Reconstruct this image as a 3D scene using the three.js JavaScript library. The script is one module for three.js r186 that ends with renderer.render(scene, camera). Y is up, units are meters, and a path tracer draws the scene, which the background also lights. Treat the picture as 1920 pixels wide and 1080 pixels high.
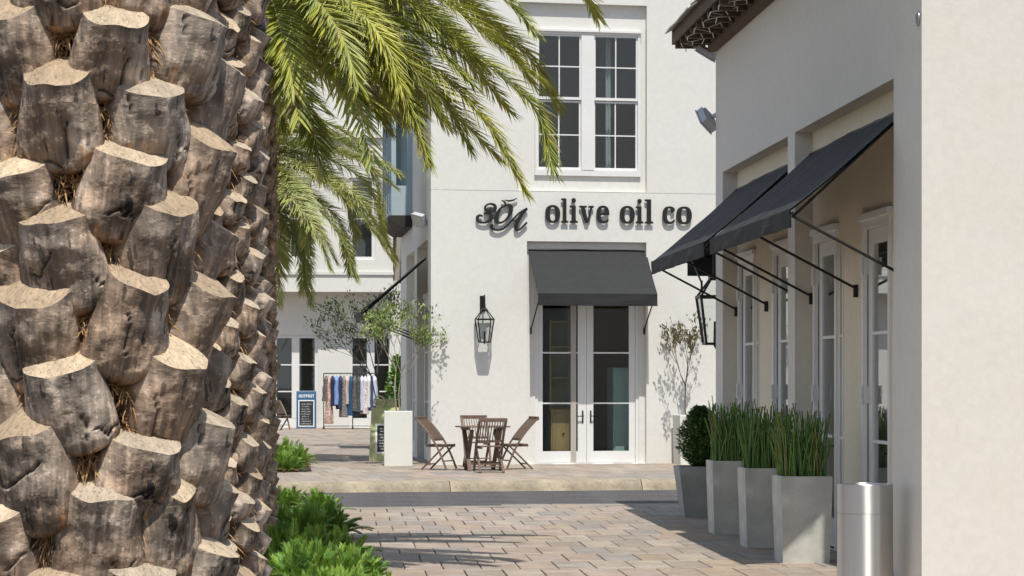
import * as THREE from 'three';
import { RoundedBoxGeometry } from 'three/addons/geometries/RoundedBoxGeometry.js';
import { mergeGeometries, mergeVertices, toCreasedNormals } from 'three/addons/utils/BufferGeometryUtils.js';
import { ImprovedNoise } from 'three/addons/math/ImprovedNoise.js';
import { FontLoader } from 'three/addons/loaders/FontLoader.js';
import { TextGeometry } from 'three/addons/geometries/TextGeometry.js';

// ---------------------------------------------------------------- camera, sky, sun, exposure
const F = 4500, TH = 3.94 * Math.PI / 180, EYE = 1.7, HOR = 710;
const scene = new THREE.Scene();
const camera = new THREE.PerspectiveCamera(2 * Math.atan(HOR / F) * 180 / Math.PI, 1920 / 1420, 0.1, 800);
camera.setViewOffset(1920, 1420, 0, 0, 1920, 1080);
camera.position.set(0, EYE, 0);
camera.rotation.set(0, -TH, 0);
scene.add(camera);
const SUN = new THREE.Vector3(0.05, 1, 0.5).normalize();
// clear summer sky with thin haze: blue overhead, paler towards the horizon, a wide glow round the sun, faint high cloud
const SKYW = 512, SKYH = 256;
const skyTex = (() => {
  const d = new Float32Array(SKYW * SKYH * 4), n = new ImprovedNoise();
  for (let j = 0; j < SKYH; j++) for (let i = 0; i < SKYW; i++) {
    const el = (j + 0.5) / SKYH * Math.PI - Math.PI / 2, az = ((i + 0.5) / SKYW) * 2 * Math.PI - Math.PI;
    const v = new THREE.Vector3(Math.cos(el) * Math.cos(az), Math.sin(el), Math.cos(el) * Math.sin(az));
    const up = Math.max(0, v.y), h = Math.pow(1 - up, 3.2), g = Math.max(0, v.dot(SUN));
    let c = [0.20 + 0.52 * h, 0.28 + 0.47 * h, 0.43 + 0.34 * h];
    const glow = 0.22 * Math.pow(g, 6) + 0.55 * Math.pow(g, 60);
    c = c.map((x, k) => x + glow * [1, 0.96, 0.9][k]);
    const q = 1 / (0.25 + up), cl = Math.max(0, n.noise(v.x * q * 1.6, 3.1, v.z * q * 1.6) * 0.6 + n.noise(v.x * q * 4, 7.7, v.z * q * 4) * 0.3 - 0.06);
    c = c.map(x => x + 0.45 * cl * up);
    if (v.y < 0) c = [0.72, 0.75, 0.77];
    const k = 4 * (j * SKYW + i); d[k] = c[0]; d[k + 1] = c[1]; d[k + 2] = c[2]; d[k + 3] = 1;
  }
  const t = new THREE.DataTexture(d, SKYW, SKYH, THREE.RGBAFormat, THREE.FloatType); t.mapping = THREE.EquirectangularReflectionMapping; t.magFilter = THREE.LinearFilter; t.minFilter = THREE.LinearFilter; t.needsUpdate = true; return t;
})();
scene.background = skyTex; scene.environment = skyTex;
const sun = new THREE.DirectionalLight(new THREE.Color(1.0, 0.955, 0.875), 3.6);
sun.position.copy(SUN).multiplyScalar(90).add(new THREE.Vector3(2, 0, -35));
sun.target.position.set(2, 0, -35);
sun.castShadow = true;
sun.shadow.mapSize.set(4096, 4096);
Object.assign(sun.shadow.camera, { left: -22, right: 22, top: 50, bottom: -40, near: 10, far: 180 });
sun.shadow.bias = -0.0004;
scene.add(sun, sun.target);
const renderer = new THREE.WebGLRenderer({ antialias: true });
renderer.toneMapping = THREE.LinearToneMapping;
renderer.toneMappingExposure = 1.35;
renderer.shadowMap.enabled = true;
renderer.setSize(1024, 576);

// ---------------------------------------------------------------- helpers
let seed_ = 1;
function rng(s) { let a = s >>> 0; return () => { a = (a + 0x6D2B79F5) | 0; let t = Math.imul(a ^ (a >>> 15), 1 | a); t = (t + Math.imul(t ^ (t >>> 7), 61 | t)) ^ t; return ((t ^ (t >>> 14)) >>> 0) / 4294967296; }; }
const noise = new ImprovedNoise();
const N3 = (x, y, z) => noise.noise(x, y, z);
function fbm(x, y, z, o = 4) { let s = 0, a = 0.5, f = 1; for (let i = 0; i < o; i++) { s += a * N3(x * f, y * f, z * f); f *= 2.03; a *= 0.5; } return s; }
const V = (x, y, z) => new THREE.Vector3(x, y, z);
const lerp = (a, b, t) => a + (b - a) * t;
const clamp = (x, a = 0, b = 1) => Math.min(b, Math.max(a, x));
const sstep = (a, b, x) => { const t = clamp((x - a) / (b - a)); return t * t * (3 - 2 * t); };
// a pixel of the photograph is a direction from the eye
const CT = Math.cos(TH), ST = Math.sin(TH);
function ray(px, py) { const u = (px - 960) / F, v = (HOR - py) / F; return V(u * CT + ST, v, -(CT - u * ST)); }
function hit(px, py, p, n) { const d = ray(px, py), e = V(0, EYE, 0); const t = p.clone().sub(e).dot(n) / d.dot(n); return e.addScaledVector(d, t); }
const atZ = (px, py, Z) => hit(px, py, V(0, 0, -Z), V(0, 0, 1));
const onY = (px, py, h = 0) => hit(px, py, V(0, h, 0), V(0, 1, 0));
const onX = (px, py, X) => hit(px, py, V(X, 0, 0), V(1, 0, 0));

const used = {};
function numbered(name) { const n = used[name] = (used[name] ?? -1) + 1; return n ? `${name}_${String(n).padStart(3, '0')}` : name; }
function triUV(g, s = 1) {
  const p = g.attributes.position, n = g.attributes.normal, uv = new Float32Array(p.count * 2);
  for (let i = 0; i < p.count; i++) {
    const ax = Math.abs(n.getX(i)), ay = Math.abs(n.getY(i)), az = Math.abs(n.getZ(i)); let a, b;
    if (ay >= ax && ay >= az) { a = p.getX(i); b = p.getZ(i); } else if (ax >= az) { a = p.getZ(i); b = p.getY(i); } else { a = p.getX(i); b = p.getY(i); }
    uv[2 * i] = a * s; uv[2 * i + 1] = b * s;
  }
  g.setAttribute('uv', new THREE.BufferAttribute(uv, 2)); return g;
}
function flat(g) { return g.index ? g.toNonIndexed() : g; }
function join(gs) {
  if (!Array.isArray(gs)) return gs;
  if (gs.length === 1) return gs[0];
  const anyC = gs.some(g => g.attributes.color);
  const c = gs.map(g => { g = flat(g); for (const k of Object.keys(g.attributes)) if (!['position', 'normal', 'uv', 'color'].includes(k)) g.deleteAttribute(k); if (!g.attributes.uv) triUV(g); if (anyC && !g.attributes.color) g.setAttribute('color', new THREE.BufferAttribute(new Float32Array(g.attributes.position.count * 3).fill(1), 3)); return g; });
  return mergeGeometries(c, false);
}
function mesh(name, gs, mat, parent, metric = true) {
  let g = join(gs); if (metric) { g = flat(g); triUV(g); }
  const m = new THREE.Mesh(g, mat); m.name = parent === scene ? numbered(name) : name; parent.add(m); return m;
}
function tag(o, label, category, group, kind) { o.userData.label = label; if (category) o.userData.category = category; if (group) o.userData.group = group; if (kind) o.userData.kind = kind; return o; }
function thing(name, label, category, pos = [0, 0, 0], turn = 0, group) {
  const o = new THREE.Group(); o.name = numbered(name); scene.add(o);
  if (pos.isVector3) o.position.copy(pos); else o.position.set(...pos); o.rotation.y = turn; return tag(o, label, category, group);
}
function struct(name, gs, mat) { const m = mesh(name, gs, mat, scene); m.userData.kind = 'structure'; return m; }
const tr = (g, x = 0, y = 0, z = 0, rx = 0, ry = 0, rz = 0) => { const m = new THREE.Matrix4().makeRotationFromEuler(new THREE.Euler(rx, ry, rz)); m.setPosition(x, y, z); return g.applyMatrix4(m); };
// box from corner to corner
function bx(x0, x1, y0, y1, z0, z1, r = 0) {
  const w = Math.abs(x1 - x0), h = Math.abs(y1 - y0), d = Math.abs(z1 - z0);
  const g = r > 0 ? new RoundedBoxGeometry(w, h, d, 2, Math.min(r, w / 2.2, h / 2.2, d / 2.2)) : new THREE.BoxGeometry(w, h, d);
  return tr(g, (x0 + x1) / 2, (y0 + y1) / 2, (z0 + z1) / 2);
}
// bar of rectangular section from a to b
function bar(a, b, w, d, up = V(0, 1, 0), r = 0) {
  const L = a.distanceTo(b), g = r ? new RoundedBoxGeometry(w, d, L, 1, r) : new THREE.BoxGeometry(w, d, L);
  const m = new THREE.Matrix4().lookAt(a, b, Math.abs(b.clone().sub(a).normalize().dot(up)) > 0.99 ? V(1, 0, 0) : up); m.setPosition(a.clone().add(b).multiplyScalar(0.5)); return g.applyMatrix4(m);
}
function rod(a, b, r0, r1 = r0, n = 8) { const g = new THREE.CylinderGeometry(r1, r0, a.distanceTo(b), n); const m = new THREE.Matrix4(); const q = new THREE.Quaternion().setFromUnitVectors(V(0, 1, 0), b.clone().sub(a).normalize()); m.makeRotationFromQuaternion(q); m.setPosition(a.clone().add(b).multiplyScalar(0.5)); return g.applyMatrix4(m); }
function tube(pts, r, seg = 24, n = 6, closed = false) { return new THREE.TubeGeometry(new THREE.CatmullRomCurve3(pts, closed), seg, r, n, closed); }
function rectPath(x0, x1, y0, y1) { const p = new THREE.Path(); p.moveTo(x0, y0); p.lineTo(x0, y1); p.lineTo(x1, y1); p.lineTo(x1, y0); p.closePath(); return p; }
function rectShape(x0, x1, y0, y1, holes = []) { const s = new THREE.Shape(); s.moveTo(x0, y0); s.lineTo(x1, y0); s.lineTo(x1, y1); s.lineTo(x0, y1); s.closePath(); for (const h of holes) s.holes.push(rectPath(...h)); return s; }
// slab of wall between depth z0 and z1 (z1 nearer the viewer)
function slab(shape, z0, z1) { return tr(new THREE.ExtrudeGeometry(shape, { depth: z1 - z0, bevelEnabled: false }), 0, 0, z0); }
function frameGeo(x0, x1, y0, y1, w, z0, z1, wb = w) { return slab(rectShape(x0, x1, y0, y1, [[x0 + w, x1 - w, y0 + wb, y1 - w]]), z0, z1); }

// tileable noise textures
function tnoise(P, s) { const r = rng(s), a = new Float32Array(P * P); for (let i = 0; i < P * P; i++) a[i] = r(); return (x, y) => { x = ((x % 1) + 1) % 1 * P; y = ((y % 1) + 1) % 1 * P; const i = Math.floor(x), j = Math.floor(y), fx = x - i, fy = y - j, sx = fx * fx * (3 - 2 * fx), sy = fy * fy * (3 - 2 * fy), i1 = (i + 1) % P, j1 = (j + 1) % P; return lerp(lerp(a[(j % P) * P + i % P], a[(j % P) * P + i1], sx), lerp(a[j1 * P + i % P], a[j1 * P + i1], sx), sy); }; }
function tfbm(P, o, s) { const ns = []; for (let i = 0; i < o; i++) ns.push(tnoise(P << i, s + i * 17)); return (x, y) => { let v = 0, a = 0.5, t = 0; for (const n of ns) { v += a * n(x, y); t += a; a *= 0.55; } return v / t; }; }
function tex(size, fn, color = true, sx = size) {
  const d = new Uint8Array(sx * size * 4);
  for (let j = 0; j < size; j++) for (let i = 0; i < sx; i++) { const c = fn(i / sx, j / size), k = 4 * (j * sx + i); if (typeof c === 'number') { d[k] = d[k + 1] = d[k + 2] = clamp(c) * 255; } else { d[k] = clamp(c[0]) * 255; d[k + 1] = clamp(c[1]) * 255; d[k + 2] = clamp(c[2]) * 255; } d[k + 3] = 255; }
  const t = new THREE.DataTexture(d, sx, size); t.wrapS = t.wrapT = THREE.RepeatWrapping; t.magFilter = THREE.LinearFilter; t.minFilter = THREE.LinearMipmapLinearFilter; t.generateMipmaps = true; if (color) t.colorSpace = THREE.SRGBColorSpace; t.needsUpdate = true; return t;
}
function rep(t, a, b = a) { const c = t.clone(); c.repeat.set(a, b); c.needsUpdate = true; return c; }
const rgb = (r, g, b) => new THREE.Color().setRGB(r, g, b);
function std(r, g, b, rough = 0.8, o = {}) { return new THREE.MeshStandardMaterial({ color: rgb(r, g, b), roughness: rough, ...o }); }

// ---------------------------------------------------------------- materials
const fA = tfbm(4, 6, 3), fB = tfbm(8, 5, 71), fC = tfbm(64, 3, 205), fD = tfbm(3, 4, 401);
const stuccoMap = tex(1024, (x, y) => { const a = fA(x, y), c = fC(x, y), s = 0.94 + 0.03 * (a - 0.5) + 0.04 * (c - 0.5); return [s, s * (0.997 + 0.008 * (fB(x, y) - 0.5)), s * (0.99 + 0.03 * (fB(x, y) - 0.5))]; });
const stuccoBump = tex(1024, (x, y) => 0.45 * fC(x, y) + 0.35 * fB(x, y) + 0.2 * fA(x, y), false);
const stucco = new THREE.MeshStandardMaterial({ color: rgb(0.775, 0.765, 0.73), roughness: 0.92, map: rep(stuccoMap, 0.27), bumpMap: rep(stuccoBump, 0.5), bumpScale: 0.0016 });
const stuccoNear = new THREE.MeshStandardMaterial({ color: rgb(0.77, 0.735, 0.675), roughness: 0.92, map: rep(stuccoMap, 0.31), bumpMap: rep(stuccoBump, 0.7), bumpScale: 0.0014 });
const creamBounceStucco = new THREE.MeshStandardMaterial({ color: rgb(0.84, 0.755, 0.60), roughness: 0.92, map: rep(stuccoMap, 0.31), bumpMap: rep(stuccoBump, 0.7), bumpScale: 0.0014 });  // recess cream; warm light bounced off the paving is worked into the colour
const trimWhite = new THREE.MeshStandardMaterial({ color: rgb(0.82, 0.82, 0.81), roughness: 0.5, map: rep(stuccoMap, 0.6) });
const blueTrim = std(0.42, 0.52, 0.58, 0.55, { map: rep(stuccoMap, 0.6) });
const glass = new THREE.MeshPhysicalMaterial({ color: rgb(0.86, 0.90, 0.90), roughness: 0.015, transmission: 1, thickness: 0, ior: 1.52, specularIntensity: 1 });
const clearGlass = new THREE.MeshPhysicalMaterial({ color: rgb(0.92, 0.94, 0.93), roughness: 0.03, transmission: 1, thickness: 0, ior: 1.5 });
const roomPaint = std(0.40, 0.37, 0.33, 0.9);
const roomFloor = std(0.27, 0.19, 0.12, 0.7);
const black = std(0.018, 0.017, 0.017, 0.5);
const iron = std(0.022, 0.021, 0.02, 0.42, { metalness: 0.5 });
const steel = std(0.45, 0.45, 0.44, 0.35, { metalness: 1 });
const weave = tex(256, (x, y) => { const w = 0.5 + 0.25 * Math.sin(x * Math.PI * 128) + 0.25 * Math.sin(y * Math.PI * 128); return clamp(0.75 + 0.2 * (w - 0.5) + 0.18 * (fB(x, y) - 0.5)); });
const canvasDark = new THREE.MeshStandardMaterial({ color: rgb(0.030, 0.032, 0.034), roughness: 0.78, map: rep(weave, 2.2), bumpMap: rep(stuccoBump, 0.8), bumpScale: 0.012, side: THREE.DoubleSide });
const woodGrain = tex(512, (x, y) => { const g = tfW(x, y); return [0.62 + 0.34 * g, 0.6 + 0.36 * g, 0.58 + 0.38 * g]; function tfW(x, y) { return clamp(0.55 * fC(x * 1, y * 0.06) + 0.45 * fB(x, y * 0.12)); } });
const teak = new THREE.MeshStandardMaterial({ color: rgb(0.235, 0.155, 0.112), roughness: 0.75, map: rep(woodGrain, 3, 3), bumpMap: rep(woodGrain, 3, 3), bumpScale: 0.002 });
const teakGrey = new THREE.MeshStandardMaterial({ color: rgb(0.29, 0.215, 0.165), roughness: 0.8, map: rep(woodGrain, 3, 3), bumpMap: rep(woodGrain, 3, 3), bumpScale: 0.002 });
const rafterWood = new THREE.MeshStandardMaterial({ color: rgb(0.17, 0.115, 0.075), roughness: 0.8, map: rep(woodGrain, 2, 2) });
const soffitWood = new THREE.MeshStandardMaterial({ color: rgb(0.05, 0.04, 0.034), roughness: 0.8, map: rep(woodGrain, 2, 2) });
const pine = new THREE.MeshStandardMaterial({ color: rgb(0.62, 0.42, 0.17), roughness: 0.6, map: rep(woodGrain, 1.5, 1.5) });
const concreteMap = tex(512, (x, y) => { const a = fA(x, y), b = fB(x, y), c = fC(x, y), s = 0.74 + 0.22 * (a - 0.5) + 0.2 * (b - 0.5) + 0.12 * (c - 0.5) - (fC(x + 0.3, y) > 0.74 ? 0.12 : 0); return [s, s * 0.995, s * 0.975]; });
const planterMap = tex(512, (x, y) => { const s = 0.90 + 0.16 * (fA(x, y) - 0.5) + 0.10 * (fB(x, y) - 0.5) + 0.05 * (fC(x, y) - 0.5); return [s, s * 0.998, s * 0.985]; });
const planterGrey = new THREE.MeshStandardMaterial({ color: rgb(0.62, 0.62, 0.575), roughness: 0.85, map: rep(planterMap, 1.3), bumpMap: rep(concreteMap, 1.3), bumpScale: 0.0015 });
const planterDark = new THREE.MeshStandardMaterial({ color: rgb(0.42, 0.42, 0.40), roughness: 0.85, map: rep(planterMap, 1.3) });
const planterWhite = new THREE.MeshStandardMaterial({ color: rgb(0.78, 0.78, 0.72), roughness: 0.8, map: rep(stuccoMap, 1.1) });
const kerbMat = new THREE.MeshStandardMaterial({ color: rgb(0.66, 0.56, 0.42), roughness: 0.9, map: rep(concreteMap, 0.6), bumpMap: rep(concreteMap, 2), bumpScale: 0.003 });
const asphalt = new THREE.MeshStandardMaterial({ color: rgb(0.20, 0.19, 0.19), roughness: 0.9, map: rep(tex(512, (x, y) => { const s = 0.62 + 0.25 * (fA(x, y) - 0.5) + (fC(x, y) > 0.68 ? 0.22 : 0) + 0.3 * (fC(x + 0.5, y + 0.2) - 0.5); return [s, s * 0.985, s * 0.98]; }), 0.8), bumpMap: rep(stuccoBump, 1), bumpScale: 0.008 });
const soilMat = new THREE.MeshStandardMaterial({ color: rgb(0.20, 0.13, 0.08), roughness: 1, map: rep(tex(256, (x, y) => { const s = 0.35 + 0.9 * (fC(x, y) - 0.3); return [s, s * 0.9, s * 0.8]; }), 1.2), bumpMap: rep(stuccoBump, 2), bumpScale: 0.03 });
const paverTex = tex(512, (x, y) => { const a = fB(x, y), c = fC(x, y), d = fA(x, y), s = 0.80 + 0.16 * (a - 0.5) + 0.16 * (c - 0.5) + 0.18 * (d - 0.5); const p = 0.05 * (fD(x, y) - 0.5); return [s + p, s, s - p]; });
const paverMats = [[0.53, 0.42, 0.33], [0.50, 0.42, 0.345], [0.56, 0.44, 0.36], [0.46, 0.385, 0.315], [0.57, 0.475, 0.38], [0.53, 0.415, 0.305], [0.45, 0.395, 0.345]].map((c, i) => new THREE.MeshStandardMaterial({ color: rgb(...c), roughness: 0.88, map: (() => { const t = rep(paverTex, 0.9); t.offset.set(i * 0.23, i * 0.37); return t; })(), bumpMap: rep(paverTex, 1.7), bumpScale: 0.004 }));
const jointMat = std(0.17, 0.14, 0.11, 1, { map: rep(concreteMap, 2) });

// ---------------------------------------------------------------- ground
const SW = 0.14;                                   // the pavement across the road stands a kerb higher
function sheet(pts, y) { const s = new THREE.Shape(pts.map(p => new THREE.Vector2(p.x, p.z))); const g = new THREE.ShapeGeometry(s); const a = g.attributes.position; for (let i = 0; i < a.count; i++) a.setXYZ(i, a.getX(i), y, a.getY(i)); const idx = g.index.array; for (let i = 0; i < idx.length; i += 3) { const t = idx[i]; idx[i] = idx[i + 2]; idx[i + 2] = t; } g.computeVertexNormals(); const n = g.attributes.normal; for (let i = 0; i < n.count; i++) n.setXYZ(i, 0, 1, 0); return triUV(flat(g)); }
function lineX(a, b, x) { const t = (x - a.x) / (b.x - a.x); return a.clone().lerp(b, t); }
const roadN = [onY(690, 951), onY(1272, 943.5)], roadF = [onY(600, 922.5), onY(1260, 917)];
const RL = -60, RR = 60;
struct('ground', sheet([V(-300, 0, 300), V(300, 0, 300), V(300, 0, -500), V(-300, 0, -500)], -0.06), std(0.32, 0.29, 0.25, 0.95, { map: rep(concreteMap, 0.4) }));
const N0 = lineX(...roadN, RL), N1 = lineX(...roadN, RR), F0 = lineX(...roadF, RL), F1 = lineX(...roadF, RR);
struct('road', sheet([N0, N1, F1, F0], -0.012), asphalt);
struct('plaza_bedding', sheet([V(-60, 0, 60), V(60, 0, 60), N1, N0], -0.012), jointMat).position.y = -0.008;
// concrete edging strip between plaza and road is the last band of the plaza; kerb across the road
const kerb = new THREE.Group(); kerb.name = 'kerb'; kerb.userData.kind = 'structure'; scene.add(kerb);
{
  const dir = F1.clone().sub(F0).normalize(), ang = Math.atan2(-dir.z, dir.x), prof = new THREE.Shape();
  prof.moveTo(0, -0.05); prof.lineTo(0.03, 0.02); prof.quadraticCurveTo(0.075, SW + 0.002, 0.16, SW + 0.006); prof.lineTo(0.42, SW + 0.006); prof.lineTo(0.42, -0.05); prof.closePath();
  const a = onY(845, 920.3), L = 2.985; const t0 = a.clone().sub(F0).dot(dir); 
  const g = tr(new THREE.ExtrudeGeometry(prof, { depth: L - 0.012, bevelEnabled: false, curveSegments: 8 }), 0, 0, 0, 0, Math.PI / 2, 0); // profile x -> -z, extrude -> x
  triUV(g);
  for (let i = -5; i < 8; i++) { const m = new THREE.Mesh(g, kerbMat); m.name = 'kerb_stone'; const p = F0.clone().addScaledVector(dir, t0 + i * L); m.position.copy(p); m.rotation.y = ang; kerb.add(m); }
  const jg = bx(-16, 24, -0.05, SW - 0.012, -0.40, -0.18); const m = mesh('kerb_joint_mortar', jg, jointMat, kerb); m.position.copy(F0).addScaledVector(dir, t0); m.rotation.y = ang;
}
// pavers: each is a mesh of its own; shared geometries
function paving(name, label, x0, x1, z0, z1, w, l, y, angle, org, inside, maxN, score) {
  const g = new THREE.Group(); g.name = name; g.userData.kind = 'structure'; scene.add(g);
  const r = rng(77 + name.length), list = [];
  const ca = Math.cos(angle), sa = Math.sin(angle);
  for (let j = Math.floor(z0 / l); j <= z1 / l; j++) for (let i = Math.floor(x0 / w); i <= x1 / w; i++) {
    const lx = (i + 0.5 + (j & 1 ? 0.5 : 0)) * w, lz = -(j + 0.5) * l, X = org.x + lx * ca + lz * sa, Z = org.z - lx * sa + lz * ca;
    const k = inside(X, Z); if (k) list.push({ X, Z, v: Math.floor(r() * 7), s: score(X, Z), dy: (r() - 0.5) * 0.006, t: (r() - 0.5) * 0.006 });
  }
  list.sort((a, b) => b.s - a.s);
  const gap = 0.009, H = 0.06, geos = [];
  for (let v = 0; v < 7; v++) { const q = tr(new THREE.BoxGeometry(w - gap, H, l - gap), 0, 0, 0); const e = new THREE.BoxGeometry(1, 1, 1); geos.push(chamfer(w - gap - 0.003 * (v % 3), H, l - gap - 0.004 * (v % 2), 0.006)); const uv = geos[v].attributes.uv; for (let i = 0; i < uv.count; i++) uv.setXY(i, uv.getX(i) + v * 0.31, uv.getY(i) + v * 0.17); }
  list.slice(0, maxN).forEach((p, n) => { const m = new THREE.Mesh(geos[(p.v + n) % 7], paverMats[p.v]); m.name = 'paver'; m.position.set(p.X, y - H / 2 + p.dy * 0.6, p.Z); m.rotation.set(p.t * 0.6, angle + p.t, 0); g.add(m); });
  const rest = list.slice(maxN);
  if (rest.length) { const byM = {}; for (const p of rest) { const q = geos[p.v].clone(); tr(q, p.X, y - H / 2 + p.dy * 0.6, p.Z, 0, angle + p.t, 0); const c = paverMats[p.v].color; q.setAttribute('color', new THREE.BufferAttribute(new Float32Array(q.attributes.position.count * 3).map((_, k) => [c.r, c.g, c.b][k % 3]), 3)); (byM.a ??= []).push(q); }
    const m = new THREE.Mesh(mergeGeometries(byM.a), restPaver); m.name = 'distant_pavers'; m.userData.kind = 'stuff'; g.add(m); }
  return g;
}
const restPaver = new THREE.MeshStandardMaterial({ color: rgb(1, 1, 1), vertexColors: true, roughness: 0.88, map: rep(paverTex, 0.9) });
function chamfer(w, h, d, c) { // box with a chamfered top
  const a = w / 2, b = d / 2, y0 = -h / 2, y1 = h / 2, P = [];
  const q = (p1, p2, p3, p4) => P.push(p1, p2, p3, p1, p3, p4);
  const B = [[-a, b], [a, b], [a, -b], [-a, -b]], T = [[-a + c, b - c], [a - c, b - c], [a - c, -b + c], [-a + c, -b + c]];
  const at = (k, y) => [k[0], y, k[1]];
  q(at(T[0], y1), at(T[1], y1), at(T[2], y1), at(T[3], y1));
  for (let i = 0; i < 4; i++) { const j = (i + 1) % 4; q(at(B[i], y1 - c), at(B[j], y1 - c), at(T[j], y1), at(T[i], y1)); q(at(B[i], y0), at(B[j], y0), at(B[j], y1 - c), at(B[i], y1 - c)); }
  const g = new THREE.BufferGeometry(); g.setAttribute('position', new THREE.BufferAttribute(new Float32Array(P.flat()), 3)); g.computeVertexNormals(); return triUV(g);
}
const sideOf = (a, b, X, Z) => (b.x - a.x) * (Z - a.z) - (b.z - a.z) * (X - a.x);
const inView = (X, Z) => { const d = -Z, u = (X - d * ST / CT); const px = (() => { const dx = X * CT + Z * ST, dz = X * ST - Z * CT; return 960 + F * dx / dz; })(); return (px > 480 && px < 1960 ? 1 : 0) + 5 / (1 + d); };
{
  // the plaza in front
  const org = onY(715, 1027);
  paving('plaza_paving', '', -16, 8, -14, 20, 0.345, 0.92, 0, 0, V(org.x, 0, org.z), (X, Z) => sideOf(...roadN, X, Z) > 0.55 && X > -13 && X < 4.9 + (Z > -19.5 ? 8 : 0) && Z < -6, 290, (X, Z) => { const d = -Z; return d > 20.5 && X > -0.35 && X < 4.7 ? 100 - d : -d - Math.abs(X); });
  struct('plaza_edge_strip', (() => { const dir = N1.clone().sub(N0).normalize(), n = V(-dir.z, 0, dir.x); const a = N0.clone(), b = N1.clone(); return sheet([a.clone().addScaledVector(n, 0.5), b.clone().addScaledVector(n, 0.5), b, a], 0.001); })(), kerbMat).material = new THREE.MeshStandardMaterial({ color: rgb(0.52, 0.46, 0.39), roughness: 0.9, map: rep(concreteMap, 0.6) });
  const dir = F1.clone().sub(F0).normalize(), ang = Math.atan2(-dir.z, dir.x), nb = V(dir.z, 0, -dir.x);
  const K0 = F0.clone().addScaledVector(nb, 0.42), K1 = F1.clone().addScaledVector(nb, 0.42);
  struct('pavement_bedding', sheet([K0, K1, V(60, 0, -300), V(-60, 0, -300)], SW - 0.022), jointMat);
  const o2 = lineX(K0, K1, 1.0);
  paving('pavement_paving', '', -14, 10, 0, 45, 0.37, 1.15, SW, ang, o2, (X, Z) => sideOf(K0, K1, X, Z) < -0.05 && X > -9 && X < 9 && (Z > -48 || X < 1.6) && Z > -80, 260, (X, Z) => { const d = -Z; return X > -1.6 && X < 5.4 && d < 45 ? 100 - d : -d - Math.abs(X); });
}

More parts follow.
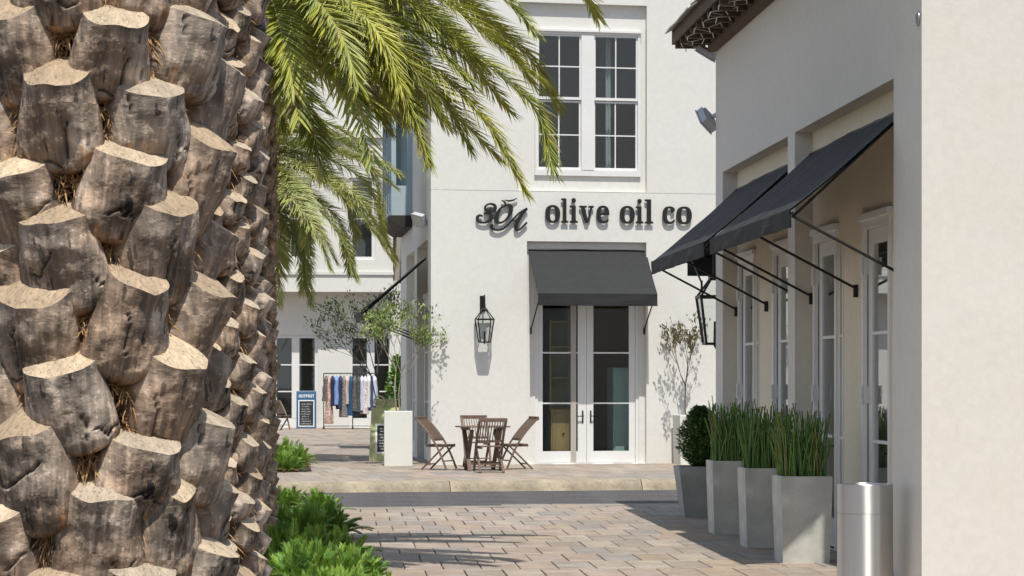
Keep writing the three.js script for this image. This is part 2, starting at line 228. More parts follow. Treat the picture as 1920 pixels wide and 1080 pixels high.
// ---------------------------------------------------------------- the white corner shop
const SA = 92.2 * Math.PI / 180;
const P0 = onY(1100, 870, SW), FA = 7.6 * Math.PI / 180, FN = V(Math.sin(FA), 0, Math.cos(FA));
const FO = hit(808, 870, P0, FN); FO.y = SW;
const FX = V(Math.cos(FA), 0, -Math.sin(FA));
const fs = (px, py, off = 0) => { const p = hit(px, py, P0.clone().addScaledVector(FN, off), FN).sub(FO); return { x: p.dot(FX), y: p.y }; };
const shop = thing('corner_shop', 'white stucco two storey corner shop with double glass doors and tall upper window', 'building', FO, FA);
const HTOP = 9.6, SHOPW = 8.5;
{
  const dR = [fs(988, 452), fs(1212, 870)], uR = [fs(972, 3), fs(1213, 357)], jy = fs(900, 357).y;
  const door = [fs(1003, 466, -0.16), fs(1197, 872, -0.16)], win = [fs(1003, 58, -0.1), fs(1200, 328, -0.1)];
  door[1].y = 0;
  const topY = door[0].y;
  // outer coat with the two shallow recesses, split by the joint line
  mesh('wall', slab(rectShape(0, SHOPW, 0, jy - 0.003, [[dR[0].x, dR[1].x, -0.0, dR[0].y]].map(h => [h[0], h[1], h[2] + 0.0001, h[3]])), -0.12, 0), stucco, shop);
  mesh('upper_wall', slab(rectShape(0, SHOPW, jy + 0.003, HTOP, [[uR[0].x, uR[1].x, jy + 0.008, uR[0].y]]), -0.12, 0), stucco, shop);
  mesh('inner_wall', slab(rectShape(0.001, SHOPW, 0, HTOP, [[door[0].x, door[1].x, 0.0001, topY], [win[0].x, win[1].x, win[1].y, win[0].y]]), -0.34, -0.121), stucco, shop);
  // doors
  const mid = (door[0].x + door[1].x) / 2, fw = 0.055, H = topY - 0.05;
  mesh('door_frame', [bx(door[0].x, door[0].x + fw, 0, topY, -0.24, -0.15), bx(door[1].x - fw, door[1].x, 0, topY, -0.24, -0.15), bx(door[0].x + fw, door[1].x - fw, topY - 0.055, topY, -0.24, -0.15), bx(door[0].x + fw, door[1].x - fw, 0, 0.02, -0.26, -0.14)], trimWhite, shop);
  for (const s of [-1, 1]) {
    const x0 = s < 0 ? door[0].x + fw + 0.004 : mid + 0.003, x1 = s < 0 ? mid - 0.003 : door[1].x - fw - 0.004;
    const gx = s < 0 ? [fs(1017, 700, -0.2).x, fs(1083, 700, -0.2).x] : [fs(1112, 700, -0.2).x, fs(1179, 700, -0.2).x];
    const gy0 = fs(1050, 846, -0.2).y, gy1 = H - 0.14, m1 = fs(1050, 756, -0.2).y, m2 = fs(1050, 661.5, -0.2).y;
    const leaf = mesh('door_leaf', slab(rectShape(x0, x1, 0.025, H - 0.008, [[gx[0], gx[1], gy0, gy1]]), -0.225, -0.18), trimWhite, shop);
    for (const q of [m1, m2]) mesh('muntin', bx(gx[0], gx[1], q - 0.014, q + 0.014, -0.222, -0.183), trimWhite, leaf);
    for (const [a, b] of [[gy0, m1 - 0.014], [m1 + 0.014, m2 - 0.014], [m2 + 0.014, gy1]]) mesh('pane', bx(gx[0], gx[1], a, b, -0.2035, -0.2015), glass, leaf);
    const hx = mid + s * 0.075, hy = fs(1088, 780, -0.18).y;
    mesh('handle', [bx(hx - 0.014, hx + 0.014, hy - 0.13, hy + 0.1, -0.18, -0.168, 0.005), bar(V(hx, hy, -0.168), V(hx, hy, -0.125), 0.02, 0.02), bar(V(hx - s * 0.012, hy, -0.125), V(hx + s * 0.11, hy - 0.004, -0.122), 0.018, 0.016)], iron, leaf);
    for (const yy of [0.22, 1.5, 2.7]) { const ex = s < 0 ? x0 - 0.002 : x1 + 0.002; mesh('hinge', rod(V(ex, yy - 0.055, -0.172), V(ex, yy + 0.055, -0.172), 0.009, 0.009, 8), trimWhite, leaf); }
  }
  // upper window: two double hung units
  const w0 = win[0].x, w1 = win[1].x, wy0 = win[1].y, wy1 = win[0].y;
  const frameM = mesh('window', [frameGeo(w0, w1, wy0, wy1, 0.045, -0.2, -0.07, 0.07), bx(w0 - 0.02, w1 + 0.02, wy1, wy1 + 0.035, -0.12, -0.03), bx(w0 - 0.01, w1 + 0.01, wy0 - 0.04, wy0, -0.16, -0.07, 0.006)], trimWhite, shop);
  const uMid = [fs(1089, 200, -0.12).x, fs(1113, 200, -0.12).x];
  mesh('mullion', bx(uMid[0], uMid[1], wy0 + 0.07, wy1 - 0.045, -0.19, -0.062), trimWhite, frameM);
  for (const [a, b] of [[w0 + 0.045, uMid[0]], [uMid[1], w1 - 0.045]]) {
    const meet = fs(1100, 188, -0.12).y;
    for (const [c, d, z] of [[wy0 + 0.07, meet - 0.012, -0.15], [meet + 0.0, wy1 - 0.045, -0.115]]) {
      const sw = 0.032, gx0 = a + sw, gx1 = b - sw, g0 = c + 0.05, g1 = d - 0.035, mx = (gx0 + gx1) / 2, my = (g0 + g1) / 2, t = 0.011;
      mesh('sash', [slab(rectShape(a, b, c, d, [[gx0, gx1, g0, g1]]), z - 0.018, z + 0.018), bx(mx - t, mx + t, g0, g1, z - 0.014, z + 0.014), bx(gx0, mx - t, my - t, my + t, z - 0.014, z + 0.014), bx(mx + t, gx1, my - t, my + t, z - 0.014, z + 0.014)], trimWhite, frameM);
      for (const [p, q] of [[gx0, mx - t], [mx + t, gx1]]) for (const [e, f] of [[g0, my - t], [my + t, g1]]) mesh('pane', bx(p, q, e, f, z - 0.002, z + 0.001), glass, frameM);
    }
    if (a > uMid[0]) mesh('curtain', (() => { const c0 = b - 0.26, g = new THREE.PlaneGeometry(0.1, wy1 - wy0 - 0.1, 24, 1), P = g.attributes.position; for (let i = 0; i < P.count; i++) P.setZ(i, 0.02 * Math.sin(P.getX(i) * 110)); g.computeVertexNormals(); return tr(g, c0 - 0.22, (wy0 + wy1) / 2, -0.42); })(), std(0.42, 0.45, 0.45, 0.9, { side: THREE.DoubleSide }), frameM);
  }
  // rooms behind the openings, and the rest of the block
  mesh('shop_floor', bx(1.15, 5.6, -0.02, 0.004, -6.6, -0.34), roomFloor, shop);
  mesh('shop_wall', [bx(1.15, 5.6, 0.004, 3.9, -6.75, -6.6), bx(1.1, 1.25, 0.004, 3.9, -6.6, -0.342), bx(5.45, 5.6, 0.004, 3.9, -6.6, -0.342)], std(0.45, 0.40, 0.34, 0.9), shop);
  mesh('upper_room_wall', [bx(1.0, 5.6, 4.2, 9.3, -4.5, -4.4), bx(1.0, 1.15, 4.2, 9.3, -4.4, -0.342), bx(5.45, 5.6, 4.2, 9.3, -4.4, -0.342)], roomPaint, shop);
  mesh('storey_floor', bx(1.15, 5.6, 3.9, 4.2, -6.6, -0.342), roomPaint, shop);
  { const ex = Math.cos(SA - FA) * 22, ez = -Math.sin(SA - FA) * 22, rs = new THREE.Shape([[0.5, 0.35], [SHOPW, 0.35], [SHOPW, 15], [ex + 0.5, -ez]].map(p => new THREE.Vector2(p[0], p[1]))); mesh('roof', tr(new THREE.ExtrudeGeometry(rs, { depth: 0.2, bevelEnabled: false }), 0, HTOP - 0.25, 0, -Math.PI / 2, 0, 0), stucco, shop); }
  mesh('end_wall', bx(SHOPW - 0.3, SHOPW - 0.001, 0, HTOP - 0.26, -15, -0.345), stucco, shop);
}
// side of the shop along the lane, in its own frame: x along the lane, -z outwards
const SB = V(Math.cos(SA), 0, -Math.sin(SA)), SNn = V(-Math.sin(SA), 0, -Math.cos(SA));
const ss = (px, py, off = 0) => { const p = hit(px, py, FO.clone().addScaledVector(SNn, off), SNn).sub(FO); return { x: p.dot(SB), y: p.y }; };
{
  const end = ss(752, 700).x;
  const side = new THREE.Group(); side.name = 'lane_front'; shop.add(side); side.rotation.y = SA - FA;
  const b1 = [0.35, ss(782, 600).x], b2 = [ss(777, 600).x, Math.min(end - 0.6, ss(762, 600).x)], rt = 4.12;
  mesh('lane_wall', slab(rectShape(0.02, end, 0, HTOP, [[b1[0], b1[1], 0.0001, rt], [b2[0], b2[1], 0.0001, rt]]), 0.001, 0.2), stucco, side);
  const lanes = []; for (const [a, b] of [b1, b2]) for (let i = 0; i < 2; i++) { const x0 = a + 0.15 + i * (b - a) / 2; lanes.push([x0, Math.min(x0 + 1.25, b - 0.1)]); }
  mesh('recess_wall', slab(rectShape(0.4, end - 0.02, 0, HTOP - 0.3, lanes.map(q => [q[0] + 0.1, q[1] - 0.1, 0.0001, 3.0])), 0.202, 0.4), creamBounceStucco, side);
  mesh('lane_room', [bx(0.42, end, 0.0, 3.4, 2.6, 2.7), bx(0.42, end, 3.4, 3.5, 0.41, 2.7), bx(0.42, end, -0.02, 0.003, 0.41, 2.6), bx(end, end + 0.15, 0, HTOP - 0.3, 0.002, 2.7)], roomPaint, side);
  for (const [a, b] of [b1, b2]) { const n = 2; for (let i = 0; i < n; i++) { const x0 = a + 0.15 + i * (b - a) / 2, x1 = Math.min(x0 + 1.25, b - 0.1);
    mesh('lane_door', [frameGeo(x0, x1, 0, 3.1, 0.16, 0.12, 0.2, 0.28), bx(x0 + 0.16, x1 - 0.16, 1.1, 1.13, 0.13, 0.19), bx(x0 + 0.16, x1 - 0.16, 2.05, 2.08, 0.13, 0.19), bx(x0 - 0.05, x1 + 0.05, 3.1, 3.2, 0.1, 0.2)], trimWhite, side);
    mesh('lane_pane', bx(x0 + 0.16, x1 - 0.16, 0.28, 2.94, 0.15, 0.155), glass, side); } }
  // bay window
  const w0 = ss(773, 404).x, wl = 3.4, pj = 0.42, yb = ss(773, 404).y, yt = yb + 2.6;
  const bay = mesh('bay_window', [bx(w0, w0 + wl, yb, yb + 0.12, -pj, 0.0), bx(w0, w0 + wl, yt - 0.2, yt, -pj, 0.0), bx(w0, w0 + 0.1, yb + 0.12, yt - 0.2, -pj, -pj + 0.09), bx(w0, w0 + 0.05, yb + 0.12, yb + 0.6, -pj + 0.09, 0), bx(w0, w0 + 0.1, yb + 0.6, yt - 0.2, -0.1, 0), bx(w0 + wl - 0.1, w0 + wl, yb + 0.12, yt - 0.2, -pj, 0), ...[0.25, 0.5, 0.75].map(t => bx(w0 + wl * t - 0.05, w0 + wl * t + 0.05, yb + 0.12, yt - 0.2, -pj, -pj + 0.09)), bx(w0 + 0.1, w0 + wl - 0.1, yb + 0.12, yb + 0.55, -pj + 0.02, -pj + 0.05)], blueTrim, side);
  mesh('bay_pane', bx(w0 + 0.02, w0 + 0.03, yb + 0.6, yt - 0.2, -pj + 0.09, -0.1), glass, bay);
  mesh('bay_pane', bx(w0 + 0.1, w0 + wl - 0.1, yb + 0.55, yt - 0.2, -pj + 0.03, -pj + 0.035), glass, bay);
  mesh('bay_back', bx(w0 + 0.1, w0 + wl - 0.1, yb + 0.12, yt - 0.2, -0.03, -0.01), blueTrim, bay);
  mesh('corbel', (() => { const s = new THREE.Shape(); s.moveTo(0, 0); s.lineTo(-pj - 0.05, 0); s.lineTo(-pj - 0.05, -0.06); s.lineTo(-0.2, -0.24); s.lineTo(0, -0.24); s.closePath(); return tr(new THREE.ExtrudeGeometry(s, { depth: wl + 0.06, bevelEnabled: false }), w0 + wl + 0.03, yb, 0, 0, -Math.PI / 2, 0); })().applyMatrix4(new THREE.Matrix4()), soffitWood, bay);
  // eave over the lane further back
  const e0 = w0 + 1.6, ov = 0.95, ey = yt + 0.12;
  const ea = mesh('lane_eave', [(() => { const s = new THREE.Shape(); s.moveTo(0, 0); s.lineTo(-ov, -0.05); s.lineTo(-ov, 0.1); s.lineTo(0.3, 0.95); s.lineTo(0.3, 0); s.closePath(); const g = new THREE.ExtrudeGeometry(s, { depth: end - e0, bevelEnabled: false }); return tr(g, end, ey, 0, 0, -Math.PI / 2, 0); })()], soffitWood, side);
  for (let i = 0; i < 9; i++) { const x = e0 + 0.15 + i * 0.7; if (x < end) mesh('rafter', [bx(x, x + 0.1, ey - 0.12, ey - 0.01, -ov + 0.1, 0), bar(V(x + 0.05, ey - 0.1, -ov * 0.55), V(x + 0.05, ey - 0.6, -0.02), 0.09, 0.09)], rafterWood, ea); }
  mesh('lane_roof_edge', bx(e0 - 0.04, end, ey + 0.1, ey + 0.15, -ov - 0.06, -ov + 0.1), std(0.55, 0.55, 0.54, 0.7), ea);
}

// ---------------------------------------------------------------- awnings
// local frame: x along the wall, z away from the wall, origin on the wall at the top edge
function awning(label, pos, turn, len, proj, drop, val, bars, barDrop, group) {
  const t = thing('awning', label, 'awning', pos, turn, group);
  const nx = Math.max(6, Math.round(len * 5)), ny = 12;
  const g = new THREE.PlaneGeometry(1, 1, nx, ny), p = g.attributes.position;
  for (let i = 0; i < p.count; i++) { const a = p.getX(i) + 0.5, b = 0.5 - p.getY(i); const sag = 0.03 * Math.sin(Math.PI * b) * (0.6 + 0.4 * Math.abs(Math.sin(Math.PI * a * Math.max(1, bars.length - 1)))); p.setXYZ(i, a * len, -drop * b - sag + 0.016 * N3(a * len * 1.3, b * 2.2, len) + 0.005 * N3(a * len * 5, b * 3, len + 4), proj * b); }
  g.computeVertexNormals();
  const thick = g.clone(); tr(thick, 0, -0.012, -0.006);
  mesh('canopy', [g, thick, bx(0, 0.012, -drop - 0.01, -drop + 0.012, proj - 0.02, proj + 0.003)], canvasDark, t, false);
  for (let q = 1; len > 3 && q < Math.round(len / 0.95); q++) { const sx = q * len / Math.round(len / 0.95), st = new THREE.PlaneGeometry(1, 1, 1, ny), sp = st.attributes.position; for (let i = 0; i < sp.count; i++) { const a = sx / len + sp.getX(i) * 0.03 / len, b = 0.5 - sp.getY(i); const sag = 0.03 * Math.sin(Math.PI * b) * (0.6 + 0.4 * Math.abs(Math.sin(Math.PI * a * Math.max(1, bars.length - 1)))); sp.setXYZ(i, a * len, 0.004 - drop * b - sag + 0.016 * N3(a * len * 1.3, b * 2.2, len) + 0.005 * N3(a * len * 5, b * 3, len + 4), proj * b + 0.003); } st.computeVertexNormals(); mesh('seam', st, canvasDark, t, false); }
  const vg = new THREE.PlaneGeometry(1, 1, nx * 2, 4), vp = vg.attributes.position;
  for (let i = 0; i < vp.count; i++) { const a = vp.getX(i) + 0.5, b = 0.5 - vp.getY(i); vp.setXYZ(i, a * len, -drop + 0.006 - val * b + 0.004 * N3(a * len * 3, 2, 7) * b, proj + 0.004 + 0.035 * b * N3(a * len * 2.3, b, 3.1)); }
  vg.computeVertexNormals(); const vb = vg.clone(); tr(vb, 0, 0, -0.008);
  mesh('valance', [vg, vb], canvasDark, t, false);
  mesh('front_bar', rod(V(0.01, -drop - 0.03, proj - 0.028), V(len - 0.01, -drop - 0.03, proj - 0.028), 0.014, 0.014, 8), iron, t, false);
  mesh('top_bar', rod(V(0.01, -0.03, 0.018), V(len - 0.01, -0.03, 0.018), 0.016, 0.016, 8), iron, t, false);
  for (const x of bars) {
    mesh('slope_bar', rod(V(x, -0.045, 0.02), V(x, -drop - 0.06, proj - 0.035), 0.012, 0.012, 6), iron, t, false);
    mesh('support_arm', [rod(V(x, -drop - 0.05, proj - 0.03), V(x, -drop - barDrop, 0.03), 0.013, 0.013, 8), bx(x - 0.012, x + 0.012, -drop - barDrop - 0.09, -drop - barDrop + 0.03, 0.0, 0.045, 0.004)], iron, t, false);
  }
  return t;
}
const toW = (x, y, z) => FO.clone().addScaledVector(FX, x).addScaledVector(FN, z).add(V(0, y, 0));
{
  const a = fs(991, 467, -0.12), b = fs(1211, 467, -0.12), f = fs(1000, 549, 0.82);
  awning('dark grey awning over the double glass doors below the shop lettering', toW(a.x, a.y, -0.118), FA, b.x - a.x, 0.82, a.y - fs(1110, 551, 0.70).y, 0.22, [0.04, b.x - a.x - 0.04], 0.62);
}

// ---------------------------------------------------------------- sign lettering
const font = await new FontLoader().loadAsync('fonts/droid/droid_serif_bold.typeface.json');
const letterMat = std(0.012, 0.011, 0.010, 0.45);
{
  const sgn = thing('shop_sign', 'raised black lettering reading 30A olive oil co on white wall', 'sign', toW(0, 0, 0), FA);
  const base = fs(1023, 416).y, ppm = 1 / (fs(1100, 416).y - fs(1100, 417).y);
  const xh = fs(1040, 386, 0.08).y - fs(1040, 417, 0.08).y;
  const glyph = (ch, s) => new TextGeometry(ch, { font, size: s, depth: 0.025, curveSegments: 6, bevelEnabled: true, bevelThickness: 0.003, bevelSize: 0.002, bevelSegments: 1 });
  const probe = glyph('x', 1); probe.computeBoundingBox(); const S = xh / (probe.boundingBox.max.y);
  const layout = [['o', 1023, 1051], ['l', 1053, 1066], ['i', 1069, 1084], ['v', 1087, 1114], ['e', 1119, 1143], ['o', 1163, 1191], ['i', 1193, 1207], ['l', 1210, 1225.5], ['c', 1243, 1266], ['o', 1269, 1298]];
  for (const [ch, x0, x1] of layout) {
    const by = fs(x0, 417 + (x0 - 1023) * 0.010, 0.08).y;
    const g = glyph(ch, S); g.computeBoundingBox(); const bb = g.boundingBox; const a = fs(x0, 400, 0.08).x, b = fs(x1, 400, 0.08).x; const k = (b - a) / (bb.max.x - bb.min.x);
    g.translate(-bb.min.x, 0, 0); g.scale(k, 1.04, 1); g.translate(a, by, 0.034);
    mesh('letter', [g, rod(V(a + (b - a) * 0.3, by + 0.04, 0), V(a + (b - a) * 0.3, by + 0.04, 0.035), 0.006, 0.006, 5), rod(V(a + (b - a) * 0.75, by + 0.04, 0), V(a + (b - a) * 0.75, by + 0.04, 0.035), 0.006, 0.006, 5)], letterMat, sgn);
  }
  // script 30A: strokes with swelling width; control points in pixels of the photograph
  function stroke(pts, ws) {
    const c = new THREE.SplineCurve(pts.map(([x, y]) => { const q = fs(x, y, 0.08); return new THREE.Vector2(q.x, q.y); })), n = 60, L = [], R = [];
    const k = 1 / ppm * 0 + (fs(1001, 400).x - fs(1000, 400).x);
    for (let i = 0; i <= n; i++) { const t = i / n, p = c.getPoint(t), d = c.getTangent(t); const f = t * (ws.length - 1), j = Math.min(ws.length - 2, Math.floor(f)), w = lerp(ws[j], ws[j + 1], f - j) * k / 2; L.push(new THREE.Vector2(p.x - d.y * w, p.y + d.x * w)); R.push(new THREE.Vector2(p.x + d.y * w, p.y - d.x * w)); }
    // one quad strip extruded by hand so that crossing strokes stay clean
    const P = []; const z0 = 0.034, z1 = 0.062; const quad = (a, b, c2, d) => P.push(...a, ...b, ...c2, ...a, ...c2, ...d);
    const f3 = (v, z) => [v.x, v.y, z];
    for (let i = 0; i < n; i++) { quad(f3(R[i], z1), f3(R[i + 1], z1), f3(L[i + 1], z1), f3(L[i], z1)); quad(f3(L[i], z0), f3(L[i + 1], z0), f3(R[i + 1], z0), f3(R[i], z0)); quad(f3(L[i], z1), f3(L[i + 1], z1), f3(L[i + 1], z0), f3(L[i], z0)); quad(f3(R[i], z0), f3(R[i + 1], z0), f3(R[i + 1], z1), f3(R[i], z1)); }
    for (const [i, s] of [[0, 1], [n, 0]]) s ? quad(f3(L[i], z1), f3(L[i], z0), f3(R[i], z0), f3(R[i], z1)) : quad(f3(R[i], z1), f3(R[i], z0), f3(L[i], z0), f3(L[i], z1));
    const g = new THREE.BufferGeometry(); g.setAttribute('position', new THREE.BufferAttribute(new Float32Array(P), 3)); g.computeVertexNormals(); return g;
  }
  const postAt = (x, y) => { const q = fs(x, y, 0.08); return rod(V(q.x, q.y, 0), V(q.x, q.y, 0.036), 0.006, 0.006, 5); };
  const zs = (pts, ws) => stroke(pts.map(([x, y]) => [890 + x / 13.5, 365 + y / 13.5]), ws.map(w => w / 13.5));
  mesh('letter', [zs([[372, 330], [410, 335], [400, 380], [330, 398], [270, 350], [305, 265], [410, 230], [505, 262], [528, 335], [490, 405], [410, 440], [330, 460], [245, 475]], [20, 35, 55, 65, 55, 45, 45, 70, 85, 80, 50, 40, 35]), zs([[245, 480], [350, 470], [420, 505], [430, 590], [370, 665], [270, 703], [150, 690], [78, 635], [82, 560], [140, 520], [210, 550]], [30, 50, 85, 90, 75, 50, 45, 65, 75, 55, 40]), postAt(921, 408)], letterMat, sgn);
  mesh('letter', [zs([[830, 262], [720, 300], [620, 410], [560, 560], [560, 660], [630, 708], [750, 675], [860, 560], [920, 420], [920, 310], [870, 262], [820, 265]], [40, 45, 75, 105, 105, 60, 42, 65, 105, 105, 70, 40]), postAt(932, 406)], letterMat, sgn);
  mesh('leaf_mark', [zs([[685, 140], [750, 170], [800, 240]], [12, 42, 42]), zs([[765, 130], [870, 152], [980, 137], [1095, 75]], [12, 40, 42, 8]), postAt(955, 376)], letterMat, sgn);
  mesh('letter', [zs([[480, 770], [435, 790], [455, 850], [560, 893], [680, 880], [800, 812], [920, 690], [1060, 540], [1180, 430], [1340, 345]], [60, 90, 75, 45, 50, 52, 52, 45, 38, 48]), zs([[1335, 350], [1255, 425], [1165, 545], [1090, 690], [1052, 820], [1075, 890], [1160, 868], [1250, 785], [1330, 700]], [60, 80, 90, 95, 90, 65, 50, 50, 48]), zs([[955, 648], [1000, 655], [1060, 655]], [18, 25, 25]), postAt(971, 417)], letterMat, sgn);
}

// ---------------------------------------------------------------- lanterns
function lantern(label, pos, turn, s, group) {
  const t = thing('wall_lantern', label, 'lantern', pos, turn, group);           // z away from the wall, origin on the wall level with lantern centre
  const z = 0.2 * s, hw = 0.15 * s, bw = 0.095 * s, h = 0.24 * s;
  mesh('wall_plate', bx(-0.05 * s, 0.05 * s, 0.32 * s, 0.62 * s, 0, 0.02 * s, 0.004), iron, t);
  mesh('bracket', [tube([V(0, 0.42 * s, 0.02 * s), V(0, 0.5 * s, 0.09 * s), V(0, 0.6 * s, 0.15 * s), V(0, 0.62 * s, 0.19 * s), V(0, 0.58 * s, z), V(0, 0.47 * s, z)], 0.016 * s, 24, 6), rod(V(0, 0.36 * s, z), V(0, 0.47 * s, z), 0.028 * s, 0.02 * s)], iron, t, false);
  const c = (w, y, sx, sz) => V(sx * w, y, z + sz * w), fr = [];
  for (const sx of [-1, 1]) for (const sz of [-1, 1]) { fr.push(bar(c(bw, -h, sx, sz), c(hw, h * 0.75, sx, sz), 0.017 * s, 0.017 * s)); fr.push(bar(c(hw, h * 0.75, sx, sz), c(0.045 * s, 0.34 * s, sx, sz), 0.014 * s, 0.014 * s)); }
  for (const [w, y, th] of [[bw, -h, 0.02], [hw, h * 0.75, 0.024], [0.05 * s, 0.34 * s, 0.02]]) for (const [a, b] of [[[-1, -1], [1, -1]], [[1, -1], [1, 1]], [[1, 1], [-1, 1]], [[-1, 1], [-1, -1]]]) fr.push(bar(c(w, y, ...a), c(w, y, ...b), th * s, th * s));
  mesh('lantern_frame', fr, iron, t);
  mesh('cap', [tr(new THREE.ConeGeometry(0.075 * s, 0.06 * s, 8), 0, 0.385 * s, z)], iron, t, false);
  mesh('base', [bx(-bw, bw, -h - 0.012 * s, -h + 0.004 * s, z - bw, z + bw), rod(V(0, -h, z), V(0, -h + 0.2 * s, z), 0.018 * s, 0.014 * s), tr(new THREE.ConeGeometry(0.02 * s, 0.04 * s, 8), 0, -h - 0.03 * s, z, Math.PI)], iron, t, false);
  for (const [a, b] of [[[-1, 1], [1, 1]], [[1, -1], [-1, -1]], [[1, 1], [1, -1]], [[-1, -1], [-1, 1]]]) {
    const k = 0.98, g = new THREE.BufferGeometry(), A = c(bw * k, -h, ...a), B = c(bw * k, -h, ...b), C = c(hw * k, h * 0.75, ...b), D = c(hw * k, h * 0.75, ...a);
    g.setAttribute('position', new THREE.BufferAttribute(new Float32Array([A, B, C, A, C, D].flatMap(v => [v.x, v.y, v.z])), 3)); g.computeVertexNormals(); mesh('pane', g, clearGlass, t);
    const g2 = new THREE.BufferGeometry(), E = c(0.045 * s * k, 0.34 * s, ...b), G = c(0.045 * s * k, 0.34 * s, ...a); g2.setAttribute('position', new THREE.BufferAttribute(new Float32Array([D, C, E, D, E, G].flatMap(v => [v.x, v.y, v.z])), 3)); g2.computeVertexNormals(); mesh('top_pane', g2, clearGlass, t);
  }
  return t;
}
{ const q = fs(908.5, 617, 0.2); lantern('black gas lantern on the white wall left of the glass doors', toW(q.x, q.y, 0), FA, 0.98); }

// ---------------------------------------------------------------- the shaded building on the right
const WX = 4.65, Zn = 19.18, Zf = 30.06, BX = 4.83, HE = 5.98;
const rb = thing('awning_building', 'cream stucco building with two recessed bays, dark awnings and wooden eave', 'building', [0, 0, 0]);
{
  const bays = [[20.18, 24.7], [25.1, 29.5]], bt = 4.26;
  // left wall drawn in (Z, y) and turned so that its face looks along -x
  const wallG = (shape, x0, x1) => { const g = new THREE.ExtrudeGeometry(shape, { depth: x1 - x0, bevelEnabled: false }); return g.applyMatrix4(new THREE.Matrix4().set(0, 0, 1, x0, 0, 1, 0, 0, -1, 0, 0, 0, 0, 0, 0, 1)); };
  mesh('wall', wallG(rectShape(Zn + 0.1805, Zf, -0.05, HE - 0.02, bays.map(b => [b[0], b[1], -0.0499, bt])), WX, BX - 0.001), stuccoNear, rb);
  const doors = [29.3, 26.9, 24.52, 22.18], dw = 1.12, dh = 3.14, holes = [];
  for (const z of doors) { holes.push([z - dw, z, -0.0499, dh]); holes.push([z - dw - 0.30, z - dw - 0.12, 0.15, dh - 0.1]); }
  mesh('recess_wall', wallG(rectShape(Zn + 0.2, Zf - 0.05, -0.05, HE - 0.02, holes), BX, BX + 0.22), creamBounceStucco, rb);
  mesh('front_wall', [bx(WX, 12, -0.05, HE - 0.02, -Zn - 0.0, -Zn - 0.18)].map(g => g), stuccoNear, rb);
  mesh('far_wall', bx(BX + 0.001, 12, -0.05, HE - 0.02, -Zf, -Zf + 0.2), stuccoNear, rb);
  mesh('room', [bx(8.2, 8.3, 0, HE - 0.3, -Zf + 0.21, -Zn - 0.19), bx(BX + 0.222, 8.2, 3.6, 3.7, -Zf + 0.21, -Zn - 0.19), bx(BX + 0.222, 8.2, -0.04, 0.003, -Zf + 0.21, -Zn - 0.19)], roomPaint, rb);
  for (const z of doors) {
    const z0 = z - dw, X = BX - 0.03, w = 0.17;
    const leaf = mesh('door', wallG(rectShape(z0 + 0.05, z - 0.05, 0.02, dh - 0.05, [[z0 + 0.05 + w, z - 0.05 - w, 0.3, dh - 0.19]]), BX + 0.03, BX + 0.075), trimWhite, rb);
    mesh('door_casing', [wallG(rectShape(z0 - 0.02, z + 0.03, 0, dh + 0.03, [[z0 + 0.05, z - 0.05, 0.0001, dh - 0.05]]), BX - 0.022, BX + 0.02), wallG(rectShape(z0 - 0.06, z + 0.06, dh + 0.03, dh + 0.09, []), BX - 0.05, BX + 0.01)], trimWhite, leaf);
    const ga = z0 + 0.05 + w, gb = z - 0.05 - w;
    for (const y of [1.12, 2.12]) mesh('muntin', bx(BX + 0.033, BX + 0.072, y - 0.015, y + 0.015, -gb, -ga), trimWhite, leaf);
    for (const [a, b] of [[0.3, 1.105], [1.135, 2.105], [2.135, dh - 0.19]]) mesh('pane', bx(BX + 0.051, BX + 0.054, a, b, -gb, -ga), glass, leaf);
    for (const y of [0.35, 1.55, 2.75]) mesh('hinge', [rod(V(BX - 0.035, y - 0.085, -z + 0.055), V(BX - 0.035, y - 0.003, -z + 0.055), 0.018, 0.018, 8), rod(V(BX - 0.035, y + 0.003, -z + 0.055), V(BX - 0.035, y + 0.085, -z + 0.055), 0.018, 0.018, 8), bx(BX - 0.035, BX + 0.03, y - 0.08, y + 0.08, -z + 0.05, -z + 0.058)], trimWhite, leaf, false);
    const hz = -z0 - 0.125, hx = BX + 0.03;
    mesh('handle', [bx(hx - 0.012, hx, 0.9, 1.17, hz - 0.02, hz + 0.02, 0.004), bar(V(hx, 1.03, hz), V(hx - 0.06, 1.03, hz), 0.018, 0.018), bar(V(hx - 0.06, 1.03, hz + 0.008), V(hx - 0.062, 1.03, hz - 0.12), 0.018, 0.016)], iron, leaf);
    const s0 = z0 - 0.30, s1 = z0 - 0.12;
    mesh('sidelight', [wallG(rectShape(s0, s1, 0.15, dh - 0.1, [[s0 + 0.03, s1 - 0.03, 0.18, dh - 0.13]]), BX - 0.01, BX + 0.06), bx(BX, BX + 0.05, 1.105, 1.135, -s1 + 0.03, -s0 - 0.03), bx(BX, BX + 0.05, 2.105, 2.135, -s1 + 0.03, -s0 - 0.03)], trimWhite, rb);
    mesh('sidelight_pane', bx(BX + 0.02, BX + 0.023, 0.18, dh - 0.13, -s1 + 0.03, -s0 - 0.03), glass, rb);
  }
  // small ring fixture on the near corner
  const rp = onX(1722.5, 35, WX); mesh('vent_ring', tr(new THREE.TorusGeometry(0.05, 0.012, 8, 20), WX - 0.008, rp.y, rp.z, 0, Math.PI / 2, 0), steel, rb, false);
  // eave: soffit, fascia, rafters, roof plane, tiles
  const ex = 4.13, ez = 30.35, nz = 19.19, y0 = HE, pitch = 0.62;
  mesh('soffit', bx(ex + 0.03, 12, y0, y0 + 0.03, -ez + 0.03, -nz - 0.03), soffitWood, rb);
  mesh('fascia', [bx(ex, ex + 0.028, y0 - 0.03, y0 + 0.15, -ez, -nz), bx(ex + 0.029, 12, y0 - 0.03, y0 + 0.15, -ez, -ez + 0.028)], rafterWood, rb);
